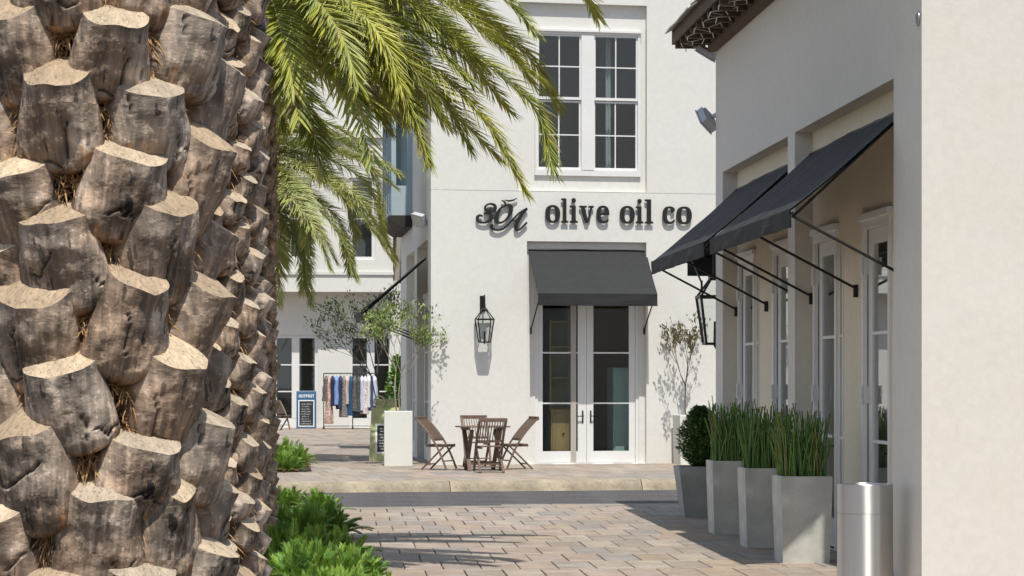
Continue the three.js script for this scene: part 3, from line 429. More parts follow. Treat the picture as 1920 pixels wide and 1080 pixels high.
  mesh('wall_beam', bx(WX - 0.11, WX - 0.002, y0 - 0.16, y0 - 0.002, -Zf + 0.05, -Zn - 0.02), rafterWood, rb);
  for (let z = nz + 0.2; z < ez; z += 0.45) mesh('rafter', bx(ex + 0.03, WX - 0.112, y0 - 0.09, y0 - 0.001, -z - 0.07, -z), rafterWood, rb);
  mesh('roof', (() => { const g = new THREE.BufferGeometry(), yA = y0 + 0.15, xr = 9, yr = yA + (xr - ex) * pitch; const A = [ex - 0.02, yA, -ez - 0.02], B = [ex - 0.02, yA, -nz], C = [xr, yr, -nz], D = [xr, yr, -ez + (xr - ex)], E = [14, yr, -ez + (xr - ex)], G = [14, yA, -ez - 0.02]; const P = [A, B, C, A, C, D, G, A, D, G, D, E].flat(); g.setAttribute('position', new THREE.BufferAttribute(new Float32Array(P), 3)); g.computeVertexNormals(); return g; })(), std(0.45, 0.44, 0.42, 0.8, { side: THREE.DoubleSide }), rb);
  const tile = triUV(flat(tr(new RoundedBoxGeometry(0.36, 0.022, 0.2, 1, 0.008), 0.13, 0.085, 0, 0, 0, Math.atan(pitch))));
  const tm = [std(0.62, 0.62, 0.60, 0.8), std(0.52, 0.52, 0.51, 0.85), std(0.68, 0.67, 0.65, 0.8)], r = rng(9);
  for (let i = 0; i < 54; i++) for (let j = 0; j < 2; j++) { const m = new THREE.Mesh(tile, tm[Math.floor(r() * 3)]); m.name = 'roof_tile'; m.position.set(ex - 0.07 + j * 0.26 + (r() - 0.5) * 0.015, y0 + 0.12 + j * 0.26 * pitch + 0.012 * j + r() * 0.008, -ez + 0.1 + (i + (j ? 0.5 : 0)) * 0.212); m.rotation.z = (r() - 0.5) * 0.05; rb.add(m); }
}
{ // string lights looped under the eave
  const r = rng(31), pts = [], gs = []; let z = 30.3;
  for (let i = 0; i < 30; i++) { pts.push(V(4.3 + 0.14 * Math.sin(i * 2.1) , 5.925 - 0.02 * (i % 2) - 0.015 * r(), -z)); z -= 0.21; }
  gs.push(tube(pts, 0.0035, 200, 4));
  for (const p of pts) gs.push(rod(p.clone(), p.clone().add(V((r() - 0.5) * 0.06, -0.05 - r() * 0.02, (r() - 0.5) * 0.14)), 0.009, 0.005, 5));
  tag(mesh('string_lights', gs, std(0.8, 0.8, 0.78, 0.5), scene, false), 'white wire string lights looped beneath the dark wooden eave', 'string lights');
}
{ // awnings over the two bays: frame x -> along +z towards the viewer, z -> -x
  const mk = (label, zFar, zNear) => awning(label, [BX - 0.002, 4.06, -zFar], -Math.PI / 2, zFar - zNear, 1.07, 0.92, 0.16, [0.06, (zFar - zNear) / 2, zFar - zNear - 0.06], 0.58, 'awnings over the recessed bays');
  mk('charcoal awning over the bay beside the steel bin', 24.68, 20.2);
  mk('charcoal awning over the bay at the street corner', 29.48, 25.12);
  const q = atZ(1289, 478, 31.0);
  awning('black awning on the street end of the cream building', [7.4, q.y + 0.22, -Zf - 0.002], Math.PI, 7.4 - q.x, 0.95, 0.22, 0.28, [0.05, 1.2, 7.4 - q.x - 0.05], 0.4);
  const l = atZ(1345, 592, 30.5); lantern('large black lantern hung at the corner of the cream building', [l.x - 0.05, l.y - 0.02, -Zf], Math.PI, 1.42);
  const w2 = FO.clone().addScaledVector(SB, 1.1).addScaledVector(SNn, 0.002); 
  awning('dark awning seen end on above the olive tree in the lane', [w2.x, ss(805, 476).y + SW - 0.02, w2.z], SA + Math.PI, 2.6, 1.2, 1.0, 0.2, [0.06, 1.3, 2.54], 0.5).position.addScaledVector(SB, 2.6);
}
// flood lights
function flood(label, base, dir, aim, s = 1) {
  const t = thing('flood_light', label, 'floodlight', base);
  const m = std(0.52, 0.53, 0.54, 0.5, { metalness: 0.2 });
  const head = V(...dir);
  mesh('mount', [rod(V(0, 0, 0), head.clone().multiplyScalar(0.4), 0.035 * s, 0.03 * s, 10), bar(head.clone().multiplyScalar(0.35), head.clone().multiplyScalar(0.8), 0.03 * s, 0.05 * s)], m, t);
  const q = new THREE.Quaternion().setFromUnitVectors(V(0, 0, 1), V(...aim).normalize());
  const hg = join([new RoundedBoxGeometry(0.27 * s, 0.24 * s, 0.09 * s, 2, 0.012 * s), bx(-0.145 * s, 0.145 * s, -0.13 * s, 0.13 * s, 0.045 * s, 0.062 * s, 0.006), ...[-3, -2, -1, 0, 1, 2, 3].map(i => bx(i * 0.034 * s - 0.004, i * 0.034 * s + 0.004, -0.1 * s, 0.1 * s, -0.075 * s, -0.045 * s))]);
  hg.applyQuaternion(q).translate(head.x, head.y, head.z); mesh('lamp_head', hg, m, t);
  mesh('lens', bx(-0.12 * s, 0.12 * s, -0.105 * s, 0.105 * s, 0.0625 * s, 0.066 * s).applyQuaternion(q).translate(head.x, head.y, head.z), std(0.6, 0.62, 0.62, 0.1), t);
}
{ const a = atZ(1342, 214, Zf + 0.03), b = atZ(1342, 91, Zf + 0.03);
  flood('grey square floodlight on the building corner below the eave', [WX + 0.03, a.y, -Zf - 0.002], [-0.12, -0.06, -0.16], [-0.75, -0.55, -0.35]);
  flood('grey floodlight tucked right under the wooden eave', [WX + 0.03, b.y, -Zf - 0.002], [-0.12, -0.04, -0.16], [-0.5, -0.85, -0.2], 0.85);
  const c = ss(801, 414); const p = FO.clone().addScaledVector(SB, c.x).add(V(0, c.y, 0)).addScaledVector(SNn, 0.001);
  flood('white floodlight on the lane side of the corner shop', p, [-0.14, 0.02, 0.03], [-0.7, -0.5, 0.5], 1); }

// ---------------------------------------------------------------- rear building closing the lane
{
  const Z = 76.7, Zu = 75.8, g = (px, py, z = Z) => { const p = atZ(px, py, z); return { x: p.x, y: p.y }; };
  const back = thing('rear_building', 'white two storey building with overhanging upper floor closing the lane', 'building', [0, 0, 0]);
  const xr = g(752, 700).x + 0.3, ov = g(600, 547, Zu).y, xu = g(737, 500, Zu).x;
  const dA = [g(470, 625).x, g(596, 800).x], dT = g(560, 628).y, dB = [g(655, 800).x, g(735, 800).x];
  const flo = SW;
  mesh('lower_wall', slab(rectShape(-14, xr, flo, ov + 0.3, [[dA[0], dA[1], flo + 0.0001, dT], [dB[0], dB[1], flo + 0.0001, dT]]), -Z - 0.25, -Z), stucco, back);
  const uw = [g(655, 333, Zu).x, g(703, 487, Zu).x, g(660, 487, Zu).y, g(660, 333, Zu).y], vw = [g(540, 333, Zu).x, g(590, 333, Zu).x];
  mesh('upper_wall', slab(rectShape(-14, xu, ov, 13.4, [[uw[0], uw[1], uw[2], uw[3]], [vw[0], vw[1], uw[2], uw[3]]]), -Zu - 0.25, -Zu), stucco, back);
  mesh('overhang_soffit', [bx(-14, xu, ov, ov + 0.25, -Z, -Zu - 0.251), bx(xu - 0.25, xu, ov + 0.25, 13.4, -Z - 3, -Zu - 0.251)], stucco, back);
  mesh('upper_string_course', bx(-14, xu + 0.02, g(600, 252, Zu).y - 0.1, g(600, 252, Zu).y + 0.12, -Zu, -Zu + 0.12), stucco, back);
  mesh('string_course', bx(-14, xu + 0.02, g(600, 512, Zu).y - 0.05, g(600, 512, Zu).y + 0.05, -Zu, -Zu + 0.05), stucco, back);
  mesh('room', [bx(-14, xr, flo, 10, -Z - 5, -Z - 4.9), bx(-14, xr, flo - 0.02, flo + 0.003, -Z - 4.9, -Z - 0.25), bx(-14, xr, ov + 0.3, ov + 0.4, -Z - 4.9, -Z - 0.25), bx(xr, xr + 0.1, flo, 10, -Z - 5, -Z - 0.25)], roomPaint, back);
  mesh('roof', bx(-14, xr, 13.4, 13.6, -Z - 5, -Zu + 0.6), soffitWood, back);
  const glz = (x0, x1, y0, y1, z, rows, cols, name, bot) => {
    const m = mesh(name, [frameGeo(x0, x1, y0, y1, 0.1, z - 0.15, z - 0.06, bot)], trimWhite, back), w = (x1 - x0) / cols;
    for (let c = 0; c < cols; c++) { const a = x0 + c * w + (c ? 0.12 : 0.18), b = x0 + (c + 1) * w - (c < cols - 1 ? 0.12 : 0.18);
      if (c) mesh('stile', bx(x0 + c * w - 0.12, x0 + c * w + 0.12, y0 + bot, y1 - 0.1, z - 0.14, z - 0.055), trimWhite, m);
      for (let r = 0; r < rows; r++) { const p = y0 + bot + (y1 - 0.1 - y0 - bot) * r / rows, q = y0 + bot + (y1 - 0.1 - y0 - bot) * (r + 1) / rows; mesh('pane', bx(a - 0.1, b + 0.1, p, q, z - 0.11, z - 0.1), glass, m); if (r) mesh('muntin', bx(a - 0.1, b + 0.1, p - 0.02, p + 0.02, z - 0.099, z - 0.07), trimWhite, m); } } };
  glz(dA[0], dA[1], flo, dT, -Z, 3, 3, 'glass_doors', 0.3); glz(dB[0], dB[1], flo, dT, -Z, 3, 2, 'glass_doors', 0.3);
  glz(uw[0], uw[1], uw[2], uw[3], -Zu, 2, 1, 'window', 0.1); glz(vw[0], vw[1], uw[2], uw[3], -Zu, 2, 1, 'window', 0.1);
}

{ // stands behind the viewer; the upper panes of the corner shop mirror it
  const t = thing('mirrored_building', 'tall pale building with metal roof mirrored in the upper window panes', 'building', [27, 0, 22], -0.35);
  mesh('wall', bx(-13, 13, -0.05, 12.2, 0, 9), stucco, t);
  mesh('roof', (() => { const g = new THREE.BufferGeometry(), A = [-13.8, 12.2, -0.8], B = [13.8, 12.2, -0.8], C = [13.8, 12.2, 9.8], D = [-13.8, 12.2, 9.8], E = [-8, 15.4, 4.5], G = [8, 15.4, 4.5]; g.setAttribute('position', new THREE.Float32BufferAttribute([A, E, G, A, G, B, B, G, C, C, G, E, C, E, D, D, E, A].flat(), 3)); g.computeVertexNormals(); return g; })(), std(0.30, 0.31, 0.31, 0.5, { side: THREE.DoubleSide }), t);
  for (let i = 0; i < 6; i++) for (let j = 0; j < 3; j++) { const x = -11 + i * 4, y = 1.2 + j * 3.8; const w = mesh('window', frameGeo(x, x + 1.8, y, y + 2.3, 0.12, -0.06, -0.001), trimWhite, t); mesh('pane', bx(x + 0.12, x + 1.68, y + 0.12, y + 2.18, -0.03, -0.02), glass, w); }
  mesh('gutter', bx(-13.8, 13.8, 12.02, 12.19, -0.86, -0.74), soffitWood, t);
}

// ---------------------------------------------------------------- palms
const barkA = tfbm(6, 5, 901), barkB = tfbm(48, 3, 931);
const barkMap = tex(1024, (x, y) => { const fib = 0.6 * barkB(x, y * 0.125) + 0.4 * barkA(x * 2, y * 0.25), bl = barkA(x, y), sp = barkB(x + 0.2, y + 0.7); let s = 0.60 + 0.75 * (fib - 0.5) + 0.7 * (bl - 0.5); if (sp > 0.70) s += 0.16; if (barkB(x * 0.5, y * 0.125) < 0.24) s -= 0.22; return [s * 1.02, s * 0.98, s * 0.94]; });
const barkBump = tex(1024, (x, y) => 0.45 * barkB(x, y * 0.125) + 0.35 * barkA(x, y) + 0.2 * barkB(x, y), false);
const bootMat = new THREE.MeshStandardMaterial({ color: rgb(1, 1, 1), vertexColors: true, roughness: 0.78, map: barkMap, bumpMap: barkBump, bumpScale: 0.010 });
const cutMap = tex(512, (x, y) => { const s = 0.80 + 0.25 * (barkA(x, y) - 0.5) + 0.22 * (barkB(x, y) - 0.5) - (barkB(x + 0.4, y + 0.1) > 0.72 ? 0.15 : 0); return [s, s * 0.95, s * 0.88]; });
const cutMat = new THREE.MeshStandardMaterial({ color: rgb(0.76, 0.67, 0.55), roughness: 0.85, map: cutMap, bumpMap: cutMap, bumpScale: 0.004 });
const cutMats = [cutMat, ...[[0.66, 0.60, 0.52], [0.80, 0.70, 0.56], [0.60, 0.50, 0.39], [0.72, 0.66, 0.58]].map((c, i) => { const m = cutMat.clone(); m.color = rgb(...c); return m; })];
const coreMat = new THREE.MeshStandardMaterial({ color: rgb(0.34, 0.19, 0.095), roughness: 1, map: rep(barkMap, 2), bumpMap: rep(barkBump, 6, 4), bumpScale: 0.03 });
function bootVariant(seed, o) {
  const r = rng(seed), { W, H, D, k, nu, nv, Rc } = o, cracks = [];
  const wj = W * (0.92 + 0.16 * r()), hj = H * (0.92 + 0.18 * r()), dj = D * (0.85 + 0.3 * r()), topW = 0.60 + 0.18 * r(), skew = (r() - 0.5) * 0.035, keel = 0.5 + r() * 0.9, kj = k * (0.75 + 0.5 * r());
  for (let c = 0; c < 1 + Math.floor(r() * 3); c++) { const hor = r() < 0.65; let u = -0.9 + 1.4 * r(), v = hor ? 0.06 + 0.34 * r() : 0.35 + 0.5 * r(); const pts = [[u * wj, v * hj]]; const n = 3 + Math.floor(r() * 5); for (let i = 0; i < n; i++) { u += hor ? 0.05 + 0.16 * r() : (r() - 0.5) * 0.09; v += hor ? (r() - 0.5) * 0.17 : -0.04 - 0.06 * r(); pts.push([u * wj, v * hj]); } cracks.push(pts); }
  const ns = seed * 3.71;
  const crackD = (s, y) => { let m = 9; for (const c of cracks) for (let i = 0; i < c.length - 1; i++) { const [ax, ay] = c[i], [bx_, by] = c[i + 1], dx = bx_ - ax, dy = by - ay, t = clamp(((s - ax) * dx + (y - ay) * dy) / (dx * dx + dy * dy)); const taper = 1 + 1.6 * Math.abs((i + t) / (c.length - 1) - 0.35); m = Math.min(m, Math.hypot(s - ax - dx * t, y - ay - dy * t) * taper); } return m; };
  const u0 = (r() - 0.5) * 0.7, d0 = 0.34 + 0.16 * r(); const prof = (u, v) => { const a = Math.abs(u), rd = Math.pow(Math.max(0, 1 - Math.pow(a, 4.2)), 0.55), kl = u < u0 ? 1 - (u0 - u) / (1 + u0) : 1 - (u - u0) / (1 - u0); return lerp(rd, 0.42 * rd + 0.58 * Math.pow(Math.max(0, kl), 0.8), keel * 0.7 * sstep(0.2, 0.9, v)); };
  const pos = [], col = [], uv = [], idx = [], top = [];
  for (let j = 0; j <= nv; j++) for (let i = 0; i <= nu; i++) {
    const u = -1 + 2 * i / nu, vv = j / nv, v = vv;
    const wid = wj * (v < 0.16 ? lerp(0.90, 1, Math.sqrt(v / 0.16)) : lerp(1, topW, Math.pow((v - 0.16) / 0.84, 1.05)));
    const p = prof(u, v);
    let Dv = v < 0.10 ? d0 * Math.sqrt(1 - Math.pow(1 - v / 0.10, 2)) : lerp(d0, 1, Math.pow((v - 0.10) / 0.90, 0.95));
    let s = u * wid + skew * v, R = dj * Dv * p;
    const ybot = 0.045 * Math.pow(Math.abs(u), 2.2), ytop = hj - kj * dj * p + 0.012 * N3(u * 1.5, ns, 4);
    let y = lerp(ybot, ytop, v);
    const lump = fbm(s * 8, y * 8, ns, 3) * 0.034 + fbm(s * 42, y * 14, ns + 5, 3) * 0.008 + N3(s * 180, y * 10, ns) * 0.0026;
    R += lump * Math.min(1, v * 6) * (0.35 + 0.65 * p);
    const cd = crackD(s, y), ck = v < 0.98 ? Math.exp(-Math.pow(cd / 0.0030, 2)) : 0;
    R -= 0.013 * ck;
    const edge = sstep(0.86, 1, Math.abs(u)); R -= 0.03 * edge; if (j === 0) R -= 0.02;
    const rad = Rc + R, a = s / (Rc + 0.05);
    pos.push(rad * Math.sin(a), y, rad * Math.cos(a)); uv.push(s * 2.1 + seed * 0.37, y * 2.1 + seed * 0.61);
    // weathering: grey sun-bleached patches, brown fibre near the base and rims, pale scuffs
    const g1 = sstep(-0.25, 0.35, fbm(s * 7, y * 6, ns + 9, 3) + 0.25 * (v - 0.45)), f1 = sstep(0.05, 0.42, fbm(s * 24, y * 18, ns + 3, 3) + 0.42 - v * 1.6 - 0.12 * p) , pale = sstep(0.22, 0.5, fbm(s * 30, y * 30, ns + 20, 3));
    let c = [lerp(0.68, 0.84, g1), lerp(0.52, 0.74, g1), lerp(0.395, 0.645, g1)];
    c = c.map((x, q) => lerp(x, [0.68, 0.38, 0.17][q], 0.8 * f1)); c = c.map((x, q) => lerp(x, [0.9, 0.8, 0.68][q], 0.4 * pale));
    if (ck > 0.35) c = c.map(x => x * 0.35);
    col.push(...c);
    if (j === nv) top.push([pos[pos.length - 3], pos[pos.length - 2], pos[pos.length - 1], s]);
  }
  for (let j = 0; j < nv; j++) for (let i = 0; i < nu; i++) { const a = j * (nu + 1) + i, b = a + 1, c = a + nu + 1, d = c + 1; idx.push(a, b, d, a, d, c); }
  const g = new THREE.BufferGeometry(); g.setAttribute('position', new THREE.Float32BufferAttribute(pos, 3)); g.setAttribute('uv', new THREE.Float32BufferAttribute(uv, 2)); g.setAttribute('color', new THREE.Float32BufferAttribute(col, 3)); g.setIndex(idx); g.computeVertexNormals();
  // cut face from the rim back to the trunk
  const cp = [], cu = [], ci = [], nw = Math.max(3, Math.round(nv / 6));
  for (let w = 0; w <= nw; w++) top.forEach(([x, y, z, s], i) => { const t = w / nw, a = s * lerp(1, 0.9, t) / (Rc + 0.05), R0 = Math.hypot(x, z), R1 = lerp(R0, Rc - 0.03, t); const yy = lerp(y, hj + 0.012, t) + 0.010 * Math.sin(Math.PI * Math.min(1, t * 1.15)) * (1 - Math.pow(-1 + 2 * i / nu, 2)) + 0.006 * fbm(s * 40, t * 4, ns, 3) * (t > 0 ? 1 : 0); cp.push(R1 * Math.sin(lerp(Math.atan2(x, z), a, t)), yy, R1 * Math.cos(lerp(Math.atan2(x, z), a, t))); cu.push(s * 5 + seed * 0.3, t * 0.4 + seed * 0.7); });
  for (let w = 0; w < nw; w++) for (let i = 0; i < nu; i++) { const a = w * (nu + 1) + i, b = a + 1, c = a + nu + 1, d = c + 1; ci.push(a, b, d, a, d, c); }
  const cg = new THREE.BufferGeometry(); cg.setAttribute('position', new THREE.Float32BufferAttribute(cp, 3)); cg.setAttribute('uv', new THREE.Float32BufferAttribute(cu, 2)); cg.setIndex(ci); cg.computeVertexNormals();
  return [g, cg];
}
// leaves
const leafMat = new THREE.MeshPhysicalMaterial({ color: rgb(1, 1, 1), vertexColors: true, roughness: 0.55, transmission: 0.22, thickness: 0, side: THREE.DoubleSide });
const rachisMat = std(0.36, 0.34, 0.12, 0.6);
function ribbon(P, C, UVn, base, dir, up, L, w, droop, col, fold = 0.35) { // folded, tapering leaflet
  const side = new THREE.Vector3().crossVectors(dir, up).normalize(), n = new THREE.Vector3().crossVectors(side, dir).normalize(), st = [];
  const prof = [[0, 0.35], [0.3, 1], [0.7, 0.72], [1, 0]];
  for (const [s, k] of prof) { const c = base.clone().addScaledVector(dir, s * L); c.y -= droop * s * s * L; st.push([c.clone().addScaledVector(side, -w * k).addScaledVector(n, w * k * fold), c, c.clone().addScaledVector(side, w * k).addScaledVector(n, w * k * fold)]); }
  const tri = (a, b, c) => { for (const v of [a, b, c]) { P.push(v.x, v.y, v.z); C.push(col[0], col[1], col[2]); } };
  for (let i = 0; i < 3; i++) for (const h of [0, 1]) { tri(st[i][h], st[i][h + 1], st[i + 1][h + 1]); if (i < 2) tri(st[i][h], st[i + 1][h + 1], st[i + 1][h]); }
}
function needle(P, C, base, dir, up, L, w, col) { const side = new THREE.Vector3().crossVectors(dir, up).normalize(), n = new THREE.Vector3().crossVectors(side, dir), m = base.clone().addScaledVector(dir, L * 0.45), a = m.clone().addScaledVector(side, -w).addScaledVector(n, w * 0.4), b = m.clone().addScaledVector(side, w).addScaledVector(n, w * 0.4), e = base.clone().addScaledVector(dir, L).addScaledVector(n, -L * 0.1); for (const v of [base, m, a, a, m, e, base, b, m, m, b, e]) { P.push(v.x, v.y, v.z); C.push(...col); } }
function leafGeo(P, C) { const g = new THREE.BufferGeometry(); g.setAttribute('position', new THREE.Float32BufferAttribute(P, 3)); g.setAttribute('color', new THREE.Float32BufferAttribute(C, 3)); g.computeVertexNormals(); return g; }
function frond(pts, parent, r, o = {}) { // pts in the palm's own frame
  const c = new THREE.CatmullRomCurve3(pts, false, 'centripetal'), len = c.getLength(), n = Math.round(len * (o.density ?? 24)), LL = o.leaf ?? 0.46, P = [], C = [];
  const hue = r(), dry = o.dry ?? 0;
  for (let i = 0; i < n; i++) {
    const t = 0.10 + 0.9 * (i + r() * 0.5) / n, p = c.getPointAt(Math.min(0.999, t)), T = c.getTangentAt(Math.min(0.999, t)), S = V(0, 1, 0).cross(T).normalize(), U = new THREE.Vector3().crossVectors(T, S).normalize();
    const L = LL * (t < 0.25 ? lerp(0.35, 0.95, (t - 0.1) / 0.15) : t < 0.7 ? 1 : lerp(1, 0.45, (t - 0.7) / 0.3)) * (0.82 + 0.3 * r());
    for (const s of [-1, 1]) {
      const a = lerp(1.05, 0.5, t * t) + (r() - 0.5) * 0.22, b = 0.25 + (r() - 0.5) * 0.95;
      const dir = T.clone().multiplyScalar(Math.cos(a)).addScaledVector(S, s * Math.sin(a) * Math.cos(b)).addScaledVector(U, Math.sin(a) * Math.sin(b)).normalize();
      const tone = r() * 0.65 + hue * 0.35, tip = r() < 0.05 + dry;
      let col = [lerp(0.14, 0.56, tone), lerp(0.20, 0.54, tone), lerp(0.03, 0.085, r())];
      if (o.pale) col = col.map((x, q) => lerp(x, [0.46, 0.48, 0.24][q], o.pale)); if (tip) col = [0.30, 0.22, 0.09];
      ribbon(P, C, 0, p, dir, U, L, 0.0125 * (o.wide ?? 1), 0.04 + 0.16 * r(), col, 0.5);
    }
  }
  const m = new THREE.Mesh(leafGeo(P, C), leafMat); m.name = 'frond'; parent.add(m);
  const rg = new THREE.TubeGeometry(c, 28, 1, 5), rp = rg.attributes.position; // taper the stalk
  for (let i = 0; i < rp.count; i++) { const k = Math.floor(i / 6) / 28, q = c.getPointAt(k), R = lerp(0.022, 0.004, Math.pow(k, 0.7)); rp.setXYZ(i, q.x + (rp.getX(i) - q.x) * R, q.y + (rp.getY(i) - q.y) * R, q.z + (rp.getZ(i) - q.z) * R); }
  rg.computeVertexNormals(); const rm = new THREE.Mesh(rg, rachisMat); rm.name = 'leaf_stalk'; m.add(rm);
}
function palm(label, base, o) {
  const t = thing('palm_tree', label, 'palm tree', base, 0, 'date palms planted in a row');
  const { Rc } = o, H = o.HT, r = rng(o.seed);
  const tg = new THREE.CylinderGeometry(Rc * 0.97, Rc, H, 48, 60, true), tp = tg.attributes.position;
  for (let i = 0; i < tp.count; i++) { const x = tp.getX(i), y = tp.getY(i), z = tp.getZ(i), k = 1 + fbm(x * 12, y * 9, z * 12, 3) * 0.10; tp.setXYZ(i, x * k, y + H / 2, z * k); }
  tg.computeVertexNormals(); const tuv = tg.attributes.uv; for (let i = 0; i < tuv.count; i++) tuv.setXY(i, tuv.getX(i) * 2, tuv.getY(i) * H);
  mesh('trunk', tg, coreMat, t, false);
  const vars = []; for (let i = 0; i < (o.nvar ?? 10); i++) vars.push(bootVariant(o.seed * 31 + i * 7 + 1, o));
  const k0 = Math.floor((o.y0 - o.yRef) / o.h), k1 = Math.floor((o.y1 - o.yRef) / o.h), fib = [];
  for (let k = k0; k <= k1; k++) {
    const phi = o.phiRef + k * o.delta + (r() - 0.5) * 0.05, y = o.yRef + k * o.h + (r() - 0.5) * 0.018, v = vars[Math.floor(r() * vars.length)];
    if (o.limit && Math.cos(phi - o.limit[0]) < o.limit[1]) { r(); r(); continue; }
    const m = new THREE.Mesh(v[0], bootMat); m.name = 'leaf_base'; m.position.set(0, y - o.H0, 0); m.rotation.set((r() - 0.5) * 0.06, phi, (r() - 0.5) * 0.26, 'YXZ'); m.scale.set(0.98 + 0.05 * r(), 0.86 + 0.26 * r(), 0.98 + 0.06 * r()); t.add(m);
    const c = new THREE.Mesh(v[1], cutMats[Math.floor(r() * cutMats.length)]); c.name = 'cut_face'; m.add(c);
    if (o.fibre && Math.cos(phi) > -0.25) for (let q = 0; q < o.fibre; q++) { // loose fibre along the foot and sides of each leaf base
      const u = -1 + 2 * r(), side = r() < 0.55, a = phi + (side ? Math.sign(u) * (0.94 + 0.1 * r()) * o.W : u * o.W) / (Rc + 0.05), yy = y - o.H0 + (side ? r() * o.H * 0.8 : 0.085 * Math.pow(Math.abs(u), 2.6) - 0.012 * r()), R0 = Rc + 0.0 + 0.02 * r();
      const b = V(R0 * Math.sin(a), yy, R0 * Math.cos(a)), d = V(Math.sin(a) * 0.5 + (r() - 0.5) * 1.2, (r() - 0.5) * 1.6, Math.cos(a) * 0.5 + (r() - 0.5) * 0.8).normalize(); fib.push([b, d, 0.02 + 0.045 * r(), r()]);
    }
  }
  if (fib.length) { const P = [], C = []; for (const [b, d, L, q] of fib) ribbon(P, C, 0, b, d, V(0.3, 0.2, 1).normalize(), L, 0.0011 + 0.0012 * q, 0.5, [lerp(0.20, 0.46, q), lerp(0.11, 0.27, q), lerp(0.05, 0.12, q)], 0.2); const m = new THREE.Mesh(leafGeo(P, C), fibreMat); m.name = 'trunk_fibre'; m.userData.kind = 'stuff'; t.add(m); }
  return t;
}
const fibreMat = std(1, 1, 1, 0.95, { vertexColors: true, side: THREE.DoubleSide });
const toLocal = (pts, base) => pts.map(p => p.clone().sub(base));
function genFrond(palmT, top, az, el, len, r, o) { const d = V(Math.sin(az), 0, Math.cos(az)), pts = []; for (let i = 0; i <= 4; i++) { const s = i / 4; pts.push(top.clone().addScaledVector(d, len * s * Math.cos(el) * (1 - 0.12 * s)).add(V(0, len * (Math.sin(el) * s - (0.55 + 0.3 * Math.cos(el)) * s * s), 0))); } frond(pts, palmT, r, o); }
{
  // nearest trunk
  const c1 = atZ(163, 700, 6.0); const b1 = V(c1.x, 0, c1.z);
  const yOf = py => 1.7 + (710 - py) / F * 5.66;      // height of a point on the front of the trunk
  const turn = Math.atan2(-b1.x, -b1.z);               // direction towards the eye
  const P1 = palm('nearest stout palm trunk covered in large cut grey brown leaf bases', b1, { Rc: 0.242, H: 0.272, HT: 4.6, seed: 5, W: 0.137, D: 0.130, k: 0.60, nu: 44, nv: 52, nvar: 14, h: 0.0222, delta: 0.8378 - 0.005, H0: 0.272, yRef: yOf(240), phiRef: turn + 0.25, y0: 0.3, y1: 4.4, fibre: 260 , H_: 0 , limit: [turn, -0.35]});
}
{
  // second trunk in the row
  const c2 = atZ(338, 700, 10.0), b2 = V(c2.x, 0, c2.z), turn = Math.atan2(-b2.x, -b2.z);
  palm('second palm trunk, half hidden behind the nearest stout trunk', b2, { Rc: 0.285, H: 0.165, HT: 5, seed: 11, W: 0.078, D: 0.095, k: 0.6, nu: 18, nv: 20, nvar: 10, h: 0.0098, delta: 2.39996, H0: 0.16, yRef: 1.4, phiRef: turn + 0.6, y0: 0.5, y1: 4.4, fibre: 12, limit: [turn + 0.7, 0.0] });
}
